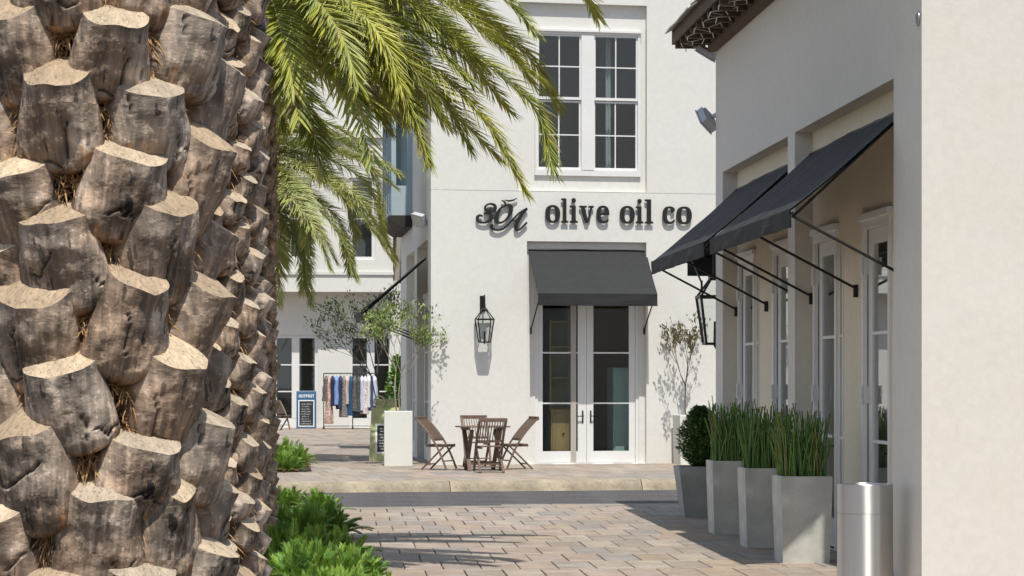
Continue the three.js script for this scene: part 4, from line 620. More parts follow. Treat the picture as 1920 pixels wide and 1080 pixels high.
{
  // third palm: its crown fills the top of the street
  const Z3 = 22, c3 = atZ(455, 700, Z3), b3 = V(c3.x, 0, c3.z), top = atZ(452, -25, Z3).sub(b3), turn = Math.atan2(-b3.x, -b3.z);
  const t = palm('slim palm with leafy crown arching across the shop front', b3, { Rc: 0.25, H: 0.17, HT: 4.9, seed: 23, W: 0.085, D: 0.085, k: 0.5, nu: 10, nv: 12, nvar: 6, h: 0.0118, delta: 2.39996, H0: 0.17, yRef: 1.4, phiRef: turn, y0: 0.25, y1: 4.95, limit: [turn + 0.4, -0.2] });
  const r = rng(230), C = [452, -25, Z3];
  const list = [
    [[620, -110, 21.6], [750, -5, 21.1], [890, 104, 20.8], [1005, 207, 20.6], [1036, 318, 20.5]],
    [[650, -130, 22.2], [800, -50, 22.4], [905, 35, 22.5], [990, 105, 22.6], [1045, 200, 22.7]],
    [[560, -70, 21.4], [650, 20, 20.8], [805, 122, 20.4], [916, 237, 20.2], [984, 360, 20.1]],
    [[560, -60, 22.2], [640, 20, 22.6], [760, 110, 22.9], [850, 210, 23.1], [935, 300, 23.2]],
    [[540, -50, 21.2], [610, 5, 20.6], [697, 75, 20.2], [765, 190, 20.0], [800, 300, 19.9]],
    [[490, 10, 21.6], [530, 44, 21.2], [615, 107, 20.9], [690, 185, 20.7], [728, 245, 20.6]],
    [[490, 60, 21.7], [530, 135, 21.3], [575, 215, 21.1], [592, 270, 21.0], [600, 330, 21.0]],
    [[470, -50, 21.2], [505, -10, 20.5], [525, 50, 20.0], [540, 110, 19.8], [552, 175, 19.7]],
    [[492, 60, 22.2], [512, 130, 22.5], [524, 190, 22.6], [530, 240, 22.6]],
    [[650, -160, 21.0], [800, -120, 20.4], [900, -40, 20.1], [965, 15, 20.0], [1000, 60, 19.9]],
    [[700, -200, 22.4], [880, -170, 22.8], [1010, -90, 23.1], [1090, -20, 23.2], [1120, 35, 23.3]],
    [[540, -50, 21.6], [610, -5, 21.0], [700, 25, 20.6], [800, 75, 20.4], [885, 160, 20.2]],
    [[530, -30, 22.0], [600, 5, 21.9], [690, 50, 21.8], [750, 115, 21.8], [790, 200, 21.8]],
    [[520, -60, 21.0], [580, -40, 20.2], [660, 10, 19.7], [720, 80, 19.4], [750, 160, 19.3]],
    [[560, -60, 22.4], [680, -20, 22.9], [790, 40, 23.3], [880, 120, 23.6], [955, 210, 23.8]],
    [[560, -100, 21.7], [700, -60, 21.5], [830, 0, 21.3], [930, 80, 21.2], [1010, 150, 21.1]],
    [[540, -80, 21.4], [640, -60, 20.9], [740, -10, 20.6], [830, 60, 20.4], [900, 120, 20.3]],
    [[520, -30, 22.3], [600, 0, 22.8], [690, 70, 23.2], [770, 150, 23.5], [840, 240, 23.7]],
    [[520, -50, 21.3], [590, -20, 20.7], [680, 40, 20.3], [760, 110, 20.1], [830, 220, 20.0]],
    [[520, -70, 22.4], [620, -70, 23.0], [730, -30, 23.4], [830, 40, 23.7], [900, 130, 23.9]],
    [[500, -50, 20.9], [550, -30, 20.0], [610, 20, 19.5], [650, 90, 19.2], [670, 160, 19.1]],
    [[560, -90, 22.3], [690, -90, 22.7], [820, -30, 23.0], [920, 50, 23.2], [1000, 160, 23.3]],
    [[540, -40, 21.7], [640, 30, 21.4], [740, 100, 21.2], [830, 190, 21.1], [880, 280, 21.0]],
    [[500, -10, 22.6], [550, 40, 23.1], [610, 110, 23.5], [660, 180, 23.7], [690, 235, 23.8]],
    [[520, -30, 22.7], [600, 10, 23.3], [680, 80, 23.7], [740, 150, 23.9], [790, 215, 24.0]],
    [[495, 20, 22.3], [540, 75, 22.6], [600, 130, 22.8], [650, 175, 22.9], [700, 210, 23.0]],
    [[540, -20, 21.1], [610, 30, 20.6], [680, 100, 20.3], [735, 165, 20.1], [765, 230, 20.0]],
    [[500, -20, 22.2], [560, 15, 22.5], [640, 80, 22.7], [705, 150, 22.8], [732, 215, 22.9]],
    [[490, 10, 21.9], [530, 55, 21.9], [585, 115, 21.9], [635, 165, 21.9], [660, 205, 21.9]],
    [[520, -40, 22.0], [600, 0, 22.3], [690, 60, 22.6], [745, 140, 22.8], [770, 220, 22.9]],
    [[510, -20, 22.5], [570, 20, 23.0], [640, 60, 23.4], [700, 120, 23.6], [740, 180, 23.7]],
  ];
  list.forEach((l, i) => frond([C, ...l].map(p => atZ(...p).sub(b3)), t, r, { leaf: 0.37, dry: [4, 5, 18].includes(i) ? 0.12 : 0, density: 80, wide: 0.72 }));
  for (let i = 0; i < 20; i++) genFrond(t, top, 2.2 + i * 0.24, 0.1 + 0.8 * r(), 2.6 + 0.6 * r(), r, { leaf: 0.42, density: 18 });
}
{
  // fourth palm, across the road
  const Z4 = 45, c4 = atZ(468, 700, Z4), b4 = V(c4.x, SW - 0.02, c4.z), top = atZ(468, 305, Z4).sub(b4), turn = Math.atan2(-b4.x, -b4.z);
  const t = palm('far palm with drooping pale fronds standing across the road', b4, { Rc: 0.24, H: 0.17, HT: 5.4, seed: 41, W: 0.085, D: 0.08, k: 0.5, nu: 8, nv: 10, nvar: 4, h: 0.03, delta: 2.39996, H0: 0.17, yRef: 1.4, phiRef: turn, y0: 0.25, y1: 5.3, limit: [turn + 0.4, 0.2] });
  const r = rng(410), C = [468, 305, Z4];
  const list = [
    [[520, 270, 44.6], [590, 278, 44.3], [670, 300, 44.1], [742, 352, 44.0]],
    [[530, 300, 44.4], [600, 335, 43.9], [675, 400, 43.6], [738, 492, 43.5]],
    [[520, 335, 44.3], [580, 375, 43.8], [635, 440, 43.6], [668, 522, 43.5]],
    [[500, 350, 44.5], [530, 410, 44.1], [565, 480, 43.9], [582, 568, 43.8]],
    [[495, 360, 44.8], [512, 420, 44.6], [520, 490, 44.5], [524, 570, 44.5]],
    [[525, 310, 44.9], [590, 330, 45.2], [650, 380, 45.4], [668, 450, 45.5]],
    [[540, 285, 45.0], [620, 300, 45.4], [690, 350, 45.6], [722, 450, 45.7]],
    [[510, 330, 44.0], [545, 370, 43.2], [590, 430, 42.8], [618, 500, 42.7]],
    [[510, 270, 45.4], [560, 245, 45.8], [620, 250, 46.0], [680, 290, 46.2]],
    [[495, 260, 44.6], [530, 220, 44.2], [575, 215, 44.0], [620, 250, 43.9]],
    [[505, 320, 44.2], [540, 350, 43.6], [570, 410, 43.2], [580, 470, 43.1]],
  ];
  list.push(...list.map(l => l.map(([x, y, z], k) => [x - 12 + 24 * r(), y - 26 + 30 * r() - k * 4, z + 0.6 * r()])));
  list.forEach((l, i) => frond([C, ...l].map(p => atZ(...p).sub(b4)), t, r, { leaf: 0.42, density: 70, wide: 0.85, pale: 0.35, dry: i === 5 ? 0.3 : 0 }));
  for (let i = 0; i < 14; i++) genFrond(t, top, 2.4 + i * 0.3, 0.15 + 0.9 * r(), 2.4, r, { leaf: 0.45, density: 14 });
}

// ---------------------------------------------------------------- planting beds and ferns
struct('planting_bed', sheet([onY(700, 1120), onY(655, 1060), onY(640, 985), onY(560, 958), V(-3, 0, -30.5), V(-3, 0, -3), V(-0.25, 0, -3), V(-0.2, 0, -16)], 0.016), soilMat);
struct('far_planting_bed', sheet([onY(585, 884, SW), onY(575, 868, SW), onY(540, 862, SW), V(-4.5, 0, -46), V(-4.5, 0, -40.6), onY(540, 886, SW)], SW + 0.016), soilMat);
const fernMat = new THREE.MeshPhysicalMaterial({ color: rgb(1, 1, 1), vertexColors: true, roughness: 0.5, transmission: 0.25, thickness: 0, side: THREE.DoubleSide });
function fern(label, base, size, n, seed, group) {
  const r = rng(seed), P = [], C = [], St = [];
  for (let k = 0; k < n; k++) {
    const dead = r() < 0.05, az = r() * 6.283, el = dead ? 0.25 + 0.3 * r() : 0.5 + 0.95 * Math.pow(r(), 0.8), L = size * (0.7 + 0.45 * r()), d = V(Math.sin(az), 0, Math.cos(az)), pts = [], off = V((r() - 0.5) * size * 0.5, 0, (r() - 0.5) * size * 0.5), yb = r();
    for (let i = 0; i <= 4; i++) { const s = i / 4; pts.push(off.clone().addScaledVector(d, L * s * Math.cos(el)).add(V(0, L * (Math.sin(el) * s - 0.35 * s * s * (0.6 + Math.cos(el))), 0))); }
    for (const p of pts) p.y = Math.max(p.y, 0.01);
    const c = new THREE.CatmullRomCurve3(pts); St.push(new THREE.TubeGeometry(c, 8, 0.004, 4));
    for (let i = 0; i < 40; i++) { const t = 0.16 + 0.83 * i / 40, p = c.getPointAt(t), T = c.getTangentAt(t), S = V(0, 1, 0).cross(T).normalize(), U = new THREE.Vector3().crossVectors(T, S);
      for (const s of [-1, 1]) { const a = lerp(1.1, 0.55, t) + (r() - 0.5) * 0.2, dir = T.clone().multiplyScalar(Math.cos(a)).addScaledVector(S, s * Math.sin(a)).addScaledVector(U, 0.28 + 0.2 * r()).normalize(); const y = r() * 0.45 + yb * 0.55; needle(P, C, p, dir, U, size * lerp(0.17, 0.09, t * t) * (0.8 + 0.4 * r()), 0.0038, r() < 0.04 || dead ? [0.40, 0.29, 0.10] : [lerp(0.05, 0.36, y), lerp(0.17, 0.56, y), lerp(0.02, 0.06, y)]); } }
  }
  const t = thing('coontie_fern', label, 'fern', base, 0, group); const m = mesh('leaves', leafGeo(P, C), fernMat, t, false); mesh('stems', St, std(0.12, 0.18, 0.04, 0.7), t, false);
}
[[535, 962, 0.42], [600, 978, 0.42], [520, 1005, 0.44], [575, 1015, 0.46], [620, 1010, 0.42], [530, 1060, 0.46], [590, 1068, 0.46], [640, 1062, 0.40], [560, 1115, 0.48], [625, 1118, 0.46], [672, 1110, 0.40], [600, 1170, 0.46], [660, 1165, 0.42], [700, 1160, 0.36]].forEach(([x, y, s], i) => fern('bright green feathery fern in the bed beside the palm trunks', onY(x, y).setY(0.014), s * 1.08, 95, 600 + i, 'ferns in the bed along the plaza'));
[[530, 872, 0.62], [556, 876, 0.52], [510, 880, 0.6], [540, 884, 0.42]].forEach(([x, y, s], i) => fern('green fern growing across the road below the far palm', onY(x, y, SW).setY(SW + 0.012), s, 80, 700 + i, 'ferns across the road'));

// ---------------------------------------------------------------- planters, bin and their plants
function planter(name, label, cx, cz, wTop, wBot, h, y, mat, turn, group) {
  const t = thing(name, label, 'planter', [cx, y, cz], turn, group), a = wTop / 2, b = wBot / 2, th = 0.035, c = 0.008;
  const ring = (w, yy) => [[-w, yy, w], [w, yy, w], [w, yy, -w], [-w, yy, -w]];
  const loops = [ring(b, 0), ring(lerp(b, a, 0.99), h - c), ring(a - c, h), ring(a - th, h), ring(a - th - 0.004, h - 0.09)], P = [];
  for (let l = 0; l < loops.length - 1; l++) for (let i = 0; i < 4; i++) { const j = (i + 1) % 4, A = loops[l][i], B = loops[l][j], C = loops[l + 1][j], D = loops[l + 1][i]; P.push(...A, ...B, ...C, ...A, ...C, ...D); }
  P.push(...loops[0][0], ...loops[0][3], ...loops[0][2], ...loops[0][0], ...loops[0][2], ...loops[0][1]);
  const g = new THREE.BufferGeometry(); g.setAttribute('position', new THREE.Float32BufferAttribute(P, 3)); g.computeVertexNormals(); mesh('pot', g, mat, t);
  mesh('soil', bx(-a + th, a - th, h - 0.085, h - 0.075, -a + th, a - th), soilMat, t); return t;
}
function reeds(label, x, y, z, w, h, n, seed) {
  const r = rng(seed), gs = [];
  for (let i = 0; i < n; i++) { const a = V((r() - 0.5) * w, 0, (r() - 0.5) * w), H = h * (0.45 + 0.62 * Math.pow(r(), 0.8)) * (r() < 0.06 ? 1.12 : 1), lean = V((r() - 0.5) * 0.17 + a.x * 0.14, 0, (r() - 0.5) * 0.17 + a.z * 0.14), rad = 0.0042 + 0.002 * r(), q = r();
    let col = r() < 0.04 + 0.03 * (seed % 3) ? [0.26, 0.18, 0.07] : [lerp(0.05, 0.19, q), lerp(0.13, 0.33, q), lerp(0.03, 0.06, q)]; const segs = 5;
    const pt = s => a.clone().addScaledVector(lean, s * s).add(V(0, H * s, 0));
    for (let k = 0; k < segs; k++) { const A = pt(k / segs), B = pt((k + 0.96) / segs), g = flat(rod(A, B, rad * (1 - 0.12 * k / segs), rad * (1 - 0.12 * (k + 1) / segs), 5)); const dk = 1; g.setAttribute('color', new THREE.Float32BufferAttribute(new Float32Array(g.attributes.position.count * 3).map((_, m) => col[m % 3] * dk), 3)); gs.push(g);
      const nd = flat(rod(B, pt((k + 1) / segs), rad * 1.12, rad * 1.12, 5)); nd.setAttribute('color', new THREE.Float32BufferAttribute(new Float32Array(nd.attributes.position.count * 3).map((_, m) => [0.05, 0.05, 0.03][m % 3]), 3)); gs.push(nd); } }
  const t = thing('horsetail_reed', label, 'reed plant', [x, y, z], 0, 'horsetail reeds in the planter row'); const m = mesh('stems', gs, std(1, 1, 1, 0.55, { vertexColors: true }), t, false); m.userData.kind = 'stuff';
}
{
  const X0 = 3.985, w = 0.485, h = 0.8; // left faces of the row line up
  const rows = [[21.86, 'grey square planter of reeds beside the steel bin, sunlit triangle on its front', 'tall horsetail reeds in the planter beside the steel bin', planterGrey], [23.85, 'grey square planter of reeds in the middle of the row', 'tall horsetail reeds in the middle planter of the row', planterGrey], [26.0, 'grey square planter of reeds next to the tapered shrub pot', 'tall horsetail reeds next to the clipped round shrub', planterGrey]];
  rows.forEach(([Z, l1, l2, m], i) => { planter('square_planter', l1, X0 + w / 2, -Z - w / 2, w, w - 0.05, h, 0, m, 0, 'planters along the shaded wall'); reeds(l2, X0 + w / 2, h - 0.08, -Z - w / 2, w - 0.08, [0.64, 0.66, 0.68][i], [300, 270, 300][i], 800 + i); });
  const q = onY(1284, 970); planter('tapered_planter', 'dark grey tapered pot with a clipped round shrub at the row end', q.x + 0.21, q.z - 0.26, 0.56, 0.40, 0.62, 0, planterDark, 0);
  const bz = onY(1300, 970);
  bush('boxwood_shrub', 'dense dark green shrub clipped to a rounded cone', [q.x + 0.23, 0.56, q.z - 0.26], 0.25, 0.78, 9000, 900);
}
function leafCloud(pts, size, cols, r, P = [], C = []) { for (const [p, n] of pts) { const d = V(r() - 0.5, r() - 0.3, r() - 0.5).addScaledVector(n, 0.9).normalize(); ribbon(P, C, 0, p, d, V(r() - 0.5, 1, r() - 0.5).normalize(), size * (0.7 + 0.6 * r()), size * 0.24, 0.1, cols[Math.floor(r() * cols.length)], 0.15); } return [P, C]; }
function bush(name, label, pos, rad, h, n, seed, ls = 0.046, cols = [[0.07, 0.15, 0.035], [0.11, 0.22, 0.045], [0.05, 0.11, 0.028], [0.17, 0.28, 0.06]]) {
  const r = rng(seed), t = thing(name, label, 'shrub', pos), pts = [];
  for (let i = 0; i < n; i++) { const a = r() * 6.283, v = r(), k = Math.pow(r(), 0.55), prof = Math.pow(Math.sin(Math.PI * (0.06 + 0.92 * Math.pow(v, 0.88))), 0.62); const rr = rad * prof * k * (1 + 0.45 * N3(Math.sin(a) * 2.4, v * 5, Math.cos(a) * 2.4) + 0.12 * (r() - 0.5)); pts.push([V(Math.sin(a) * rr, 0.06 + v * (h - 0.06) + 0.03 * (r() - 0.5), Math.cos(a) * rr), V(Math.sin(a), 0.4, Math.cos(a))]); }
  const [P, C] = leafCloud(pts, ls, cols, r);
  mesh('leaves', leafGeo(P, C), leafMat, t, false); mesh('stem', [rod(V(0, -0.03, 0), V(0, h * 0.5, 0), 0.014, 0.008), rod(V(0, 0.05, 0), V(0.08, h * 0.5, 0.04), 0.01, 0.005), rod(V(0, 0.05, 0), V(-0.08, h * 0.5, -0.04), 0.01, 0.005)], rafterWood, t, false);
}
function smallTree(name, label, pos, o) {
  const r = rng(o.seed), t = thing(name, label, 'small tree', pos), br = [], tips = [];
  const grow = (a, d, L, rad, lvl) => { const b = a.clone().addScaledVector(d, L), mid = a.clone().lerp(b, 0.5).add(V((r() - 0.5) * L * 0.14, 0, (r() - 0.5) * L * 0.14)); br.push(rod(a, mid, rad, rad * 0.85, 6), rod(mid, b, rad * 0.85, rad * 0.65, 6)); if (lvl >= o.lv - 1) for (let k = 0; k < o.perTwig; k++) { const s = 0.2 + 0.9 * r(); tips.push([a.clone().lerp(b, s).add(V((r() - 0.5) * o.fuzz, (r() - 0.5) * o.fuzz, (r() - 0.5) * o.fuzz)), d]); } if (lvl >= o.lv) return; const n = o.kids[lvl] ?? 3; for (let k = 0; k < n; k++) { const s = o.spread[lvl] ?? 0.6; const nd = d.clone().add(V((r() - 0.5) * 2 * s + (o.lean?.[0] ?? 0), (r() - 0.4) * s * 0.6 + (o.lean?.[1] ?? 0), (r() - 0.5) * 2 * s)).normalize(); grow(lvl === 0 ? a.clone().lerp(b, 0.82 + 0.18 * r()) : b, nd, L * (o.ratio?.[lvl] ?? 0.6) * (0.75 + 0.5 * r()), rad * 0.6, lvl + 1); } };
  for (const s of o.stems) grow(V(...s[0]), V(...s[1]).normalize(), s[2], s[3], 0);
  mesh('branches', br, o.bark ?? rafterWood, t, false);
  const [P, C] = leafCloud(tips, o.leaf, o.cols, r); mesh('crown', leafGeo(P, C), leafMat, t, false);
}
{ // tall white planter with a thin tree, right of the glass doors
  const w = 0.5, a = fs(1258, 780), p = toW(a.x + w / 2, 0, 0.12 + w / 2);
  planter('white_planter', 'tall white planter with a spindly tree right of the glass doors', p.x, p.z, w, w - 0.03, fs(1270, 778, 0.5).y, SW, planterWhite, FA);
  const tx = fs(1286, 700, 0.37); const tp = toW(tx.x, fs(1270, 778, 0.5).y - 0.08, 0.35);
  smallTree('spindly_tree', 'thin sparse tree in white planter casting its shadow on wall', tp, { seed: 77, stems: [[[0, 0, 0], [0, 1, 0], 0.62, 0.013]], lv: 4, kids: [5, 3, 3, 2], spread: [0.55, 0.5, 0.6, 0.8], ratio: [0.68, 0.68, 0.7, 0.6], lean: [-0.04, 0.22], perTwig: 4, fuzz: 0.08, leaf: 0.065, cols: [[0.17, 0.16, 0.06], [0.14, 0.13, 0.055], [0.20, 0.15, 0.07], [0.11, 0.12, 0.05]] });
}
{ // pale planter with an olive tree at the shop corner
  const w = 0.5, q = onY(747, 873.5, SW), h = 0.98;
  planter('pale_planter', 'tall pale square planter with a leaning olive tree at the lane corner', q.x, q.z - w / 2, w, w, h, SW, planterWhite, 0);
  smallTree('olive_tree', 'light green olive tree with slender twin stems in pale planter', [q.x - 0.02, SW + h - 0.08, q.z - w / 2], { seed: 131, stems: [[[0, 0, 0], [-0.02, 1, 0], 0.86, 0.018], [[0.05, 0, 0.03], [0.05, 1, 0.1], 0.82, 0.015]], lv: 4, kids: [4, 3, 3, 2], spread: [0.75, 0.7, 0.8, 0.9], ratio: [0.55, 0.66, 0.66, 0.6], lean: [0.02, 0.12], perTwig: 8, fuzz: 0.13, leaf: 0.06, bark: std(0.32, 0.28, 0.22, 0.85), cols: [[0.24, 0.33, 0.07], [0.17, 0.26, 0.05], [0.34, 0.42, 0.10], [0.12, 0.19, 0.05]] });
  const q2 = onY(716, 838, SW), h2 = 0.7;
  planter('low_planter', 'low pot half hidden behind the green sandwich board', q2.x, q2.z - 0.5, 0.42, 0.36, h2, SW, planterDark, 0);
  smallTree('olive_tree', 'dark leaning olive tree behind the green sandwich board', [q2.x, SW + h2 - 0.08, q2.z - 0.5], { seed: 149, stems: [[[0, 0, 0], [-0.10, 1, 0], 1.15, 0.024], [[0.04, 0, 0], [-0.28, 1, 0.1], 1.1, 0.018]], lv: 4, kids: [4, 3, 3, 2], spread: [0.8, 0.8, 0.8, 0.9], ratio: [0.66, 0.66, 0.66, 0.6], lean: [-0.2, 0.02], perTwig: 8, fuzz: 0.2, leaf: 0.075, bark: std(0.10, 0.085, 0.07, 0.85), cols: [[0.07, 0.11, 0.04], [0.10, 0.14, 0.05], [0.14, 0.19, 0.06], [0.05, 0.08, 0.03]] });
  const q3 = onY(742, 806, SW);
  bush('garden_shrub', 'bright green leafy shrub at the far end of the lane', [q3.x + 0.05, SW, q3.z + 2.2], 0.32, 2.2, 2200, 931, 0.15, [[0.12, 0.30, 0.03], [0.2, 0.42, 0.04], [0.06, 0.16, 0.02], [0.28, 0.45, 0.05]]);
}
{ // steel bin
  const Z = 19.62, p = atZ(1622, 900, Z), h = 0.83, R = 0.23;
  const t = thing('litter_bin', 'brushed stainless steel cylindrical litter bin by the building corner', 'bin', [p.x, 0, p.z]);
  const brushed = new THREE.MeshPhysicalMaterial({ color: rgb(0.56, 0.545, 0.52), metalness: 1, roughness: 0.42, anisotropy: 0.92, anisotropyRotation: Math.PI / 2, bumpMap: rep(tex(256, (x, y) => 0.5 + 0.5 * (fC(x * 0.04, y) - 0.5), false), 1, 1), bumpScale: 0.0006 });
  const pr = [[R, 0.012], [R, 0.586], [R - 0.004, 0.588], [R - 0.004, 0.592], [R, 0.594], [R, h - 0.006], [R - 0.004, h], [R - 0.02, h], [R - 0.024, h - 0.006], [R - 0.05, h - 0.04], [R - 0.09, h - 0.05]].map(q => new THREE.Vector2(...q));
  mesh('body', toCreasedNormals(new THREE.LatheGeometry(pr, 96), 0.5), brushed, t, false);
  mesh('base_ring', new THREE.LatheGeometry([[0, 0.0], [R - 0.008, 0], [R - 0.008, 0.014]].map(q => new THREE.Vector2(...q)), 48), black, t, false);
  mesh('liner', new THREE.LatheGeometry([[R - 0.088, h - 0.05], [R - 0.088, h - 0.4], [0, h - 0.4]].map(q => new THREE.Vector2(...q)), 48), std(0.03, 0.03, 0.03, 0.7, { side: THREE.DoubleSide }), t, false);
}

// ---------------------------------------------------------------- folding teak chairs and table
function chairParts(t, seed) { // faces +z; origin on the ground under the seat
  const r = rng(seed), W = 0.44, hw = W / 2, mats = [teak, teakGrey];
  const prof = s => V(0, 0.02 + s * 0.86, lerp(0.24, -0.26, s) - 0.06 * Math.pow(Math.max(0, s - 0.5) * 2, 2) * 1 + 0.05 * Math.sin(Math.PI * s)); // long member: front foot to back top
  for (const x of [-1, 1]) {
    const gs = []; for (let i = 0; i < 8; i++) { const a = prof(i / 8), b = prof((i + 1.02) / 8); a.x = b.x = x * hw; gs.push(bar(a, b, 0.022, 0.042, V(1, 0, 0))); }
    mesh('back_stile', gs.map(g => g), mats[seed % 2], t);
    mesh('rear_leg', bar(V(x * (hw - 0.027), 0.01, -0.23), V(x * (hw - 0.027), 0.44, 0.22), 0.022, 0.038, V(1, 0, 0)), teak, t);
  }
  const tp = prof(1); mesh('top_rail', bx(-hw - 0.02, hw + 0.02, tp.y - 0.035, tp.y + 0.03, tp.z - 0.016, tp.z + 0.016, 0.006), teak, t);
  const lo = prof(0.58); mesh('lower_rail', bx(-hw + 0.012, hw - 0.012, lo.y - 0.02, lo.y + 0.02, lo.z - 0.012, lo.z + 0.012), teak, t);
  for (let i = 0; i < 9; i++) { const x = (i - 4) * 0.045, gs = []; for (let k = 0; k < 4; k++) { const a = prof(lerp(0.585, 0.97, k / 4)), b = prof(lerp(0.585, 0.97, (k + 1.02) / 4)); a.x = b.x = x; gs.push(bar(a, b, 0.022, 0.012, V(1, 0, 0))); } mesh('back_slat', gs, mats[(i + seed) % 2], t); }
  for (let i = 0; i < 7; i++) { const z = -0.13 + i * 0.058; mesh('seat_slat', bx(-hw + 0.04, hw - 0.04, 0.425, 0.443, z - 0.024, z + 0.024, 0.004), mats[i % 2], t); }
  for (const x of [-1, 1]) mesh('seat_rail', bx(x * (hw - 0.06) - 0.011, x * (hw - 0.06) + 0.011, 0.395, 0.4245, -0.16, 0.24), teak, t);
  mesh('stretcher', rod(V(-hw + 0.03, 0.1, -0.135), V(hw - 0.03, 0.1, -0.135), 0.011), teak, t, false);
  const fz = prof(0.16); mesh('stretcher', rod(V(-hw, fz.y, fz.z), V(hw, fz.y, fz.z), 0.011), teak, t, false);
}
function chair(label, pos, turn, seed, group) { const t = thing('folding_chair', label, 'chair', pos, turn, group); chairParts(t, seed); t.scale.setScalar(1.0); return t; }
{
  const at = (px, py) => onY(px, py, SW).setY(SW);
  const tb = at(905, 882);
  const G = 'folding chairs round the bistro table';
  chair('brown folding slatted chair by the pale planter, facing the table', at(822, 881), Math.PI / 2 - 0.45, 1, G);
  chair('brown folding slatted chair by the glass doors, facing the table', at(968, 880), -Math.PI / 2 + 0.25, 2, G);
  chair('brown folding slatted chair with its back to the road', at(918, 886), Math.PI + 0.12, 3, G);
  chair('brown folding slatted chair between the table and white wall', at(893, 875.5), 0.1, 4, G);
  const t = thing('bistro_table', 'brown folding slatted wooden bistro table among four chairs', 'table', tb, 0.12), hw = 0.44;
  for (let i = 0; i < 9; i++) { const z = (i - 4) * 0.094, cut = Math.abs(i - 4) === 4 ? 0.14 : Math.abs(i - 4) === 3 ? 0.04 : 0; mesh('table_slat', bx(-hw + cut, hw - cut, 0.735, 0.757, z - 0.044, z + 0.044, 0.006), i % 2 ? teak : teakGrey, t); }
  for (const x of [-1, 1]) mesh('apron', bx(x * 0.3 - 0.012, x * 0.3 + 0.012, 0.69, 0.7345, -0.4, 0.4), teak, t);
  for (const x of [-1, 1]) { mesh('leg', bar(V(x * 0.27, 0.0, 0.3), V(x * 0.27, 0.69, -0.28), 0.028, 0.07, V(1, 0, 0)), teak, t); mesh('leg', bar(V(x * 0.235, 0.0, -0.3), V(x * 0.235, 0.69, 0.28), 0.028, 0.07, V(1, 0, 0)), teak, t); }
  mesh('stretcher', bx(-0.24, 0.24, 0.1, 0.15, 0.19, 0.22), teak, t); mesh('stretcher', bx(-0.22, 0.22, 0.1, 0.15, -0.22, -0.19), teak, t);
  const f = atZ(524, 800, 73); chair('dark folding chair by the rear glass doors, half hidden by ferns', [f.x, SW, -73], 0.6, 5);
}

// ---------------------------------------------------------------- sandwich boards
function canvasTex(w, h, draw) { const c = document.createElement('canvas'); c.width = w; c.height = h; const x = c.getContext('2d'); draw(x, w, h); const t = new THREE.CanvasTexture(c); t.colorSpace = THREE.SRGBColorSpace; return t; }
function panel(w, h, d, m) { return new THREE.BoxGeometry(w, h, d); }
function scrawl(x, x0, y0, w, n, lh, seed) { const r = rng(seed); x.lineWidth = 2.2; for (let i = 0; i < n; i++) { let px = x0 + r() * w * 0.12; const end = x0 + w * (0.7 + 0.3 * r()), y = y0 + i * lh; while (px < end) { const word = px + w * (0.1 + 0.2 * r()); x.beginPath(); x.moveTo(px, y); while (px < Math.min(word, end)) { px += 4; x.lineTo(px, y - r() * lh * 0.55); px += 3; x.lineTo(px, y - r() * 3); } x.stroke(); px += 9; } } }
{
  const Z = 75.4, p = atZ(574.5, 803, Z), s = (76.7 / F), h = (803 - 733) * Z / F, w = 37 * Z / F;
  const t = thing('blue_sandwich_board', 'blue sandwich board reading OUTPOST with chalk writing beneath', 'sign', [p.x, SW, -Z]);
  const blue = std(0.045, 0.13, 0.26, 0.6), lean = 0.09;
  for (const q of [1, -1]) mesh(q > 0 ? 'front_panel' : 'back_panel', tr(bx(-w / 2, w / 2, 0, h, -0.015, 0.015, 0.006), 0, 0.0, q * 0.16, -q * lean, 0, 0), blue, t);
  const bt = canvasTex(256, 420, (x, W, H) => { x.fillStyle = '#2b3036'; x.fillRect(0, 0, W, H); x.strokeStyle = '#d8d8d2'; x.fillStyle = '#d8d8d2'; scrawl(x, 24, 60, 205, 9, 42, 5); });
  const tt = canvasTex(256, 64, (x, W, H) => { x.fillStyle = '#2c5a80'; x.fillRect(0, 0, W, H); x.fillStyle = '#f2f2ee'; x.font = 'bold 54px sans-serif'; x.textAlign = 'center'; x.fillText('OUTPOST', W / 2, 51, 246); });
  const face = (g) => tr(g, 0, 0, 0.16, -lean, 0, 0);
  mesh('title', face(tr(new THREE.PlaneGeometry(w * 0.84, h * 0.13), 0, h * 0.87, 0.0175)), new THREE.MeshStandardMaterial({ map: tt, roughness: 0.6 }), t, false);
  mesh('white_border', face(frameGeo(-w * 0.4, w * 0.4, h * 0.05, h * 0.76, 0.03, 0.0155, 0.024)), std(0.8, 0.8, 0.78, 0.6), t);
  mesh('chalkboard', face(tr(new THREE.PlaneGeometry(w * 0.8 - 0.06, h * 0.71 - 0.06), 0, h * 0.405, 0.018)), new THREE.MeshStandardMaterial({ map: bt, roughness: 0.85 }), t, false);
}
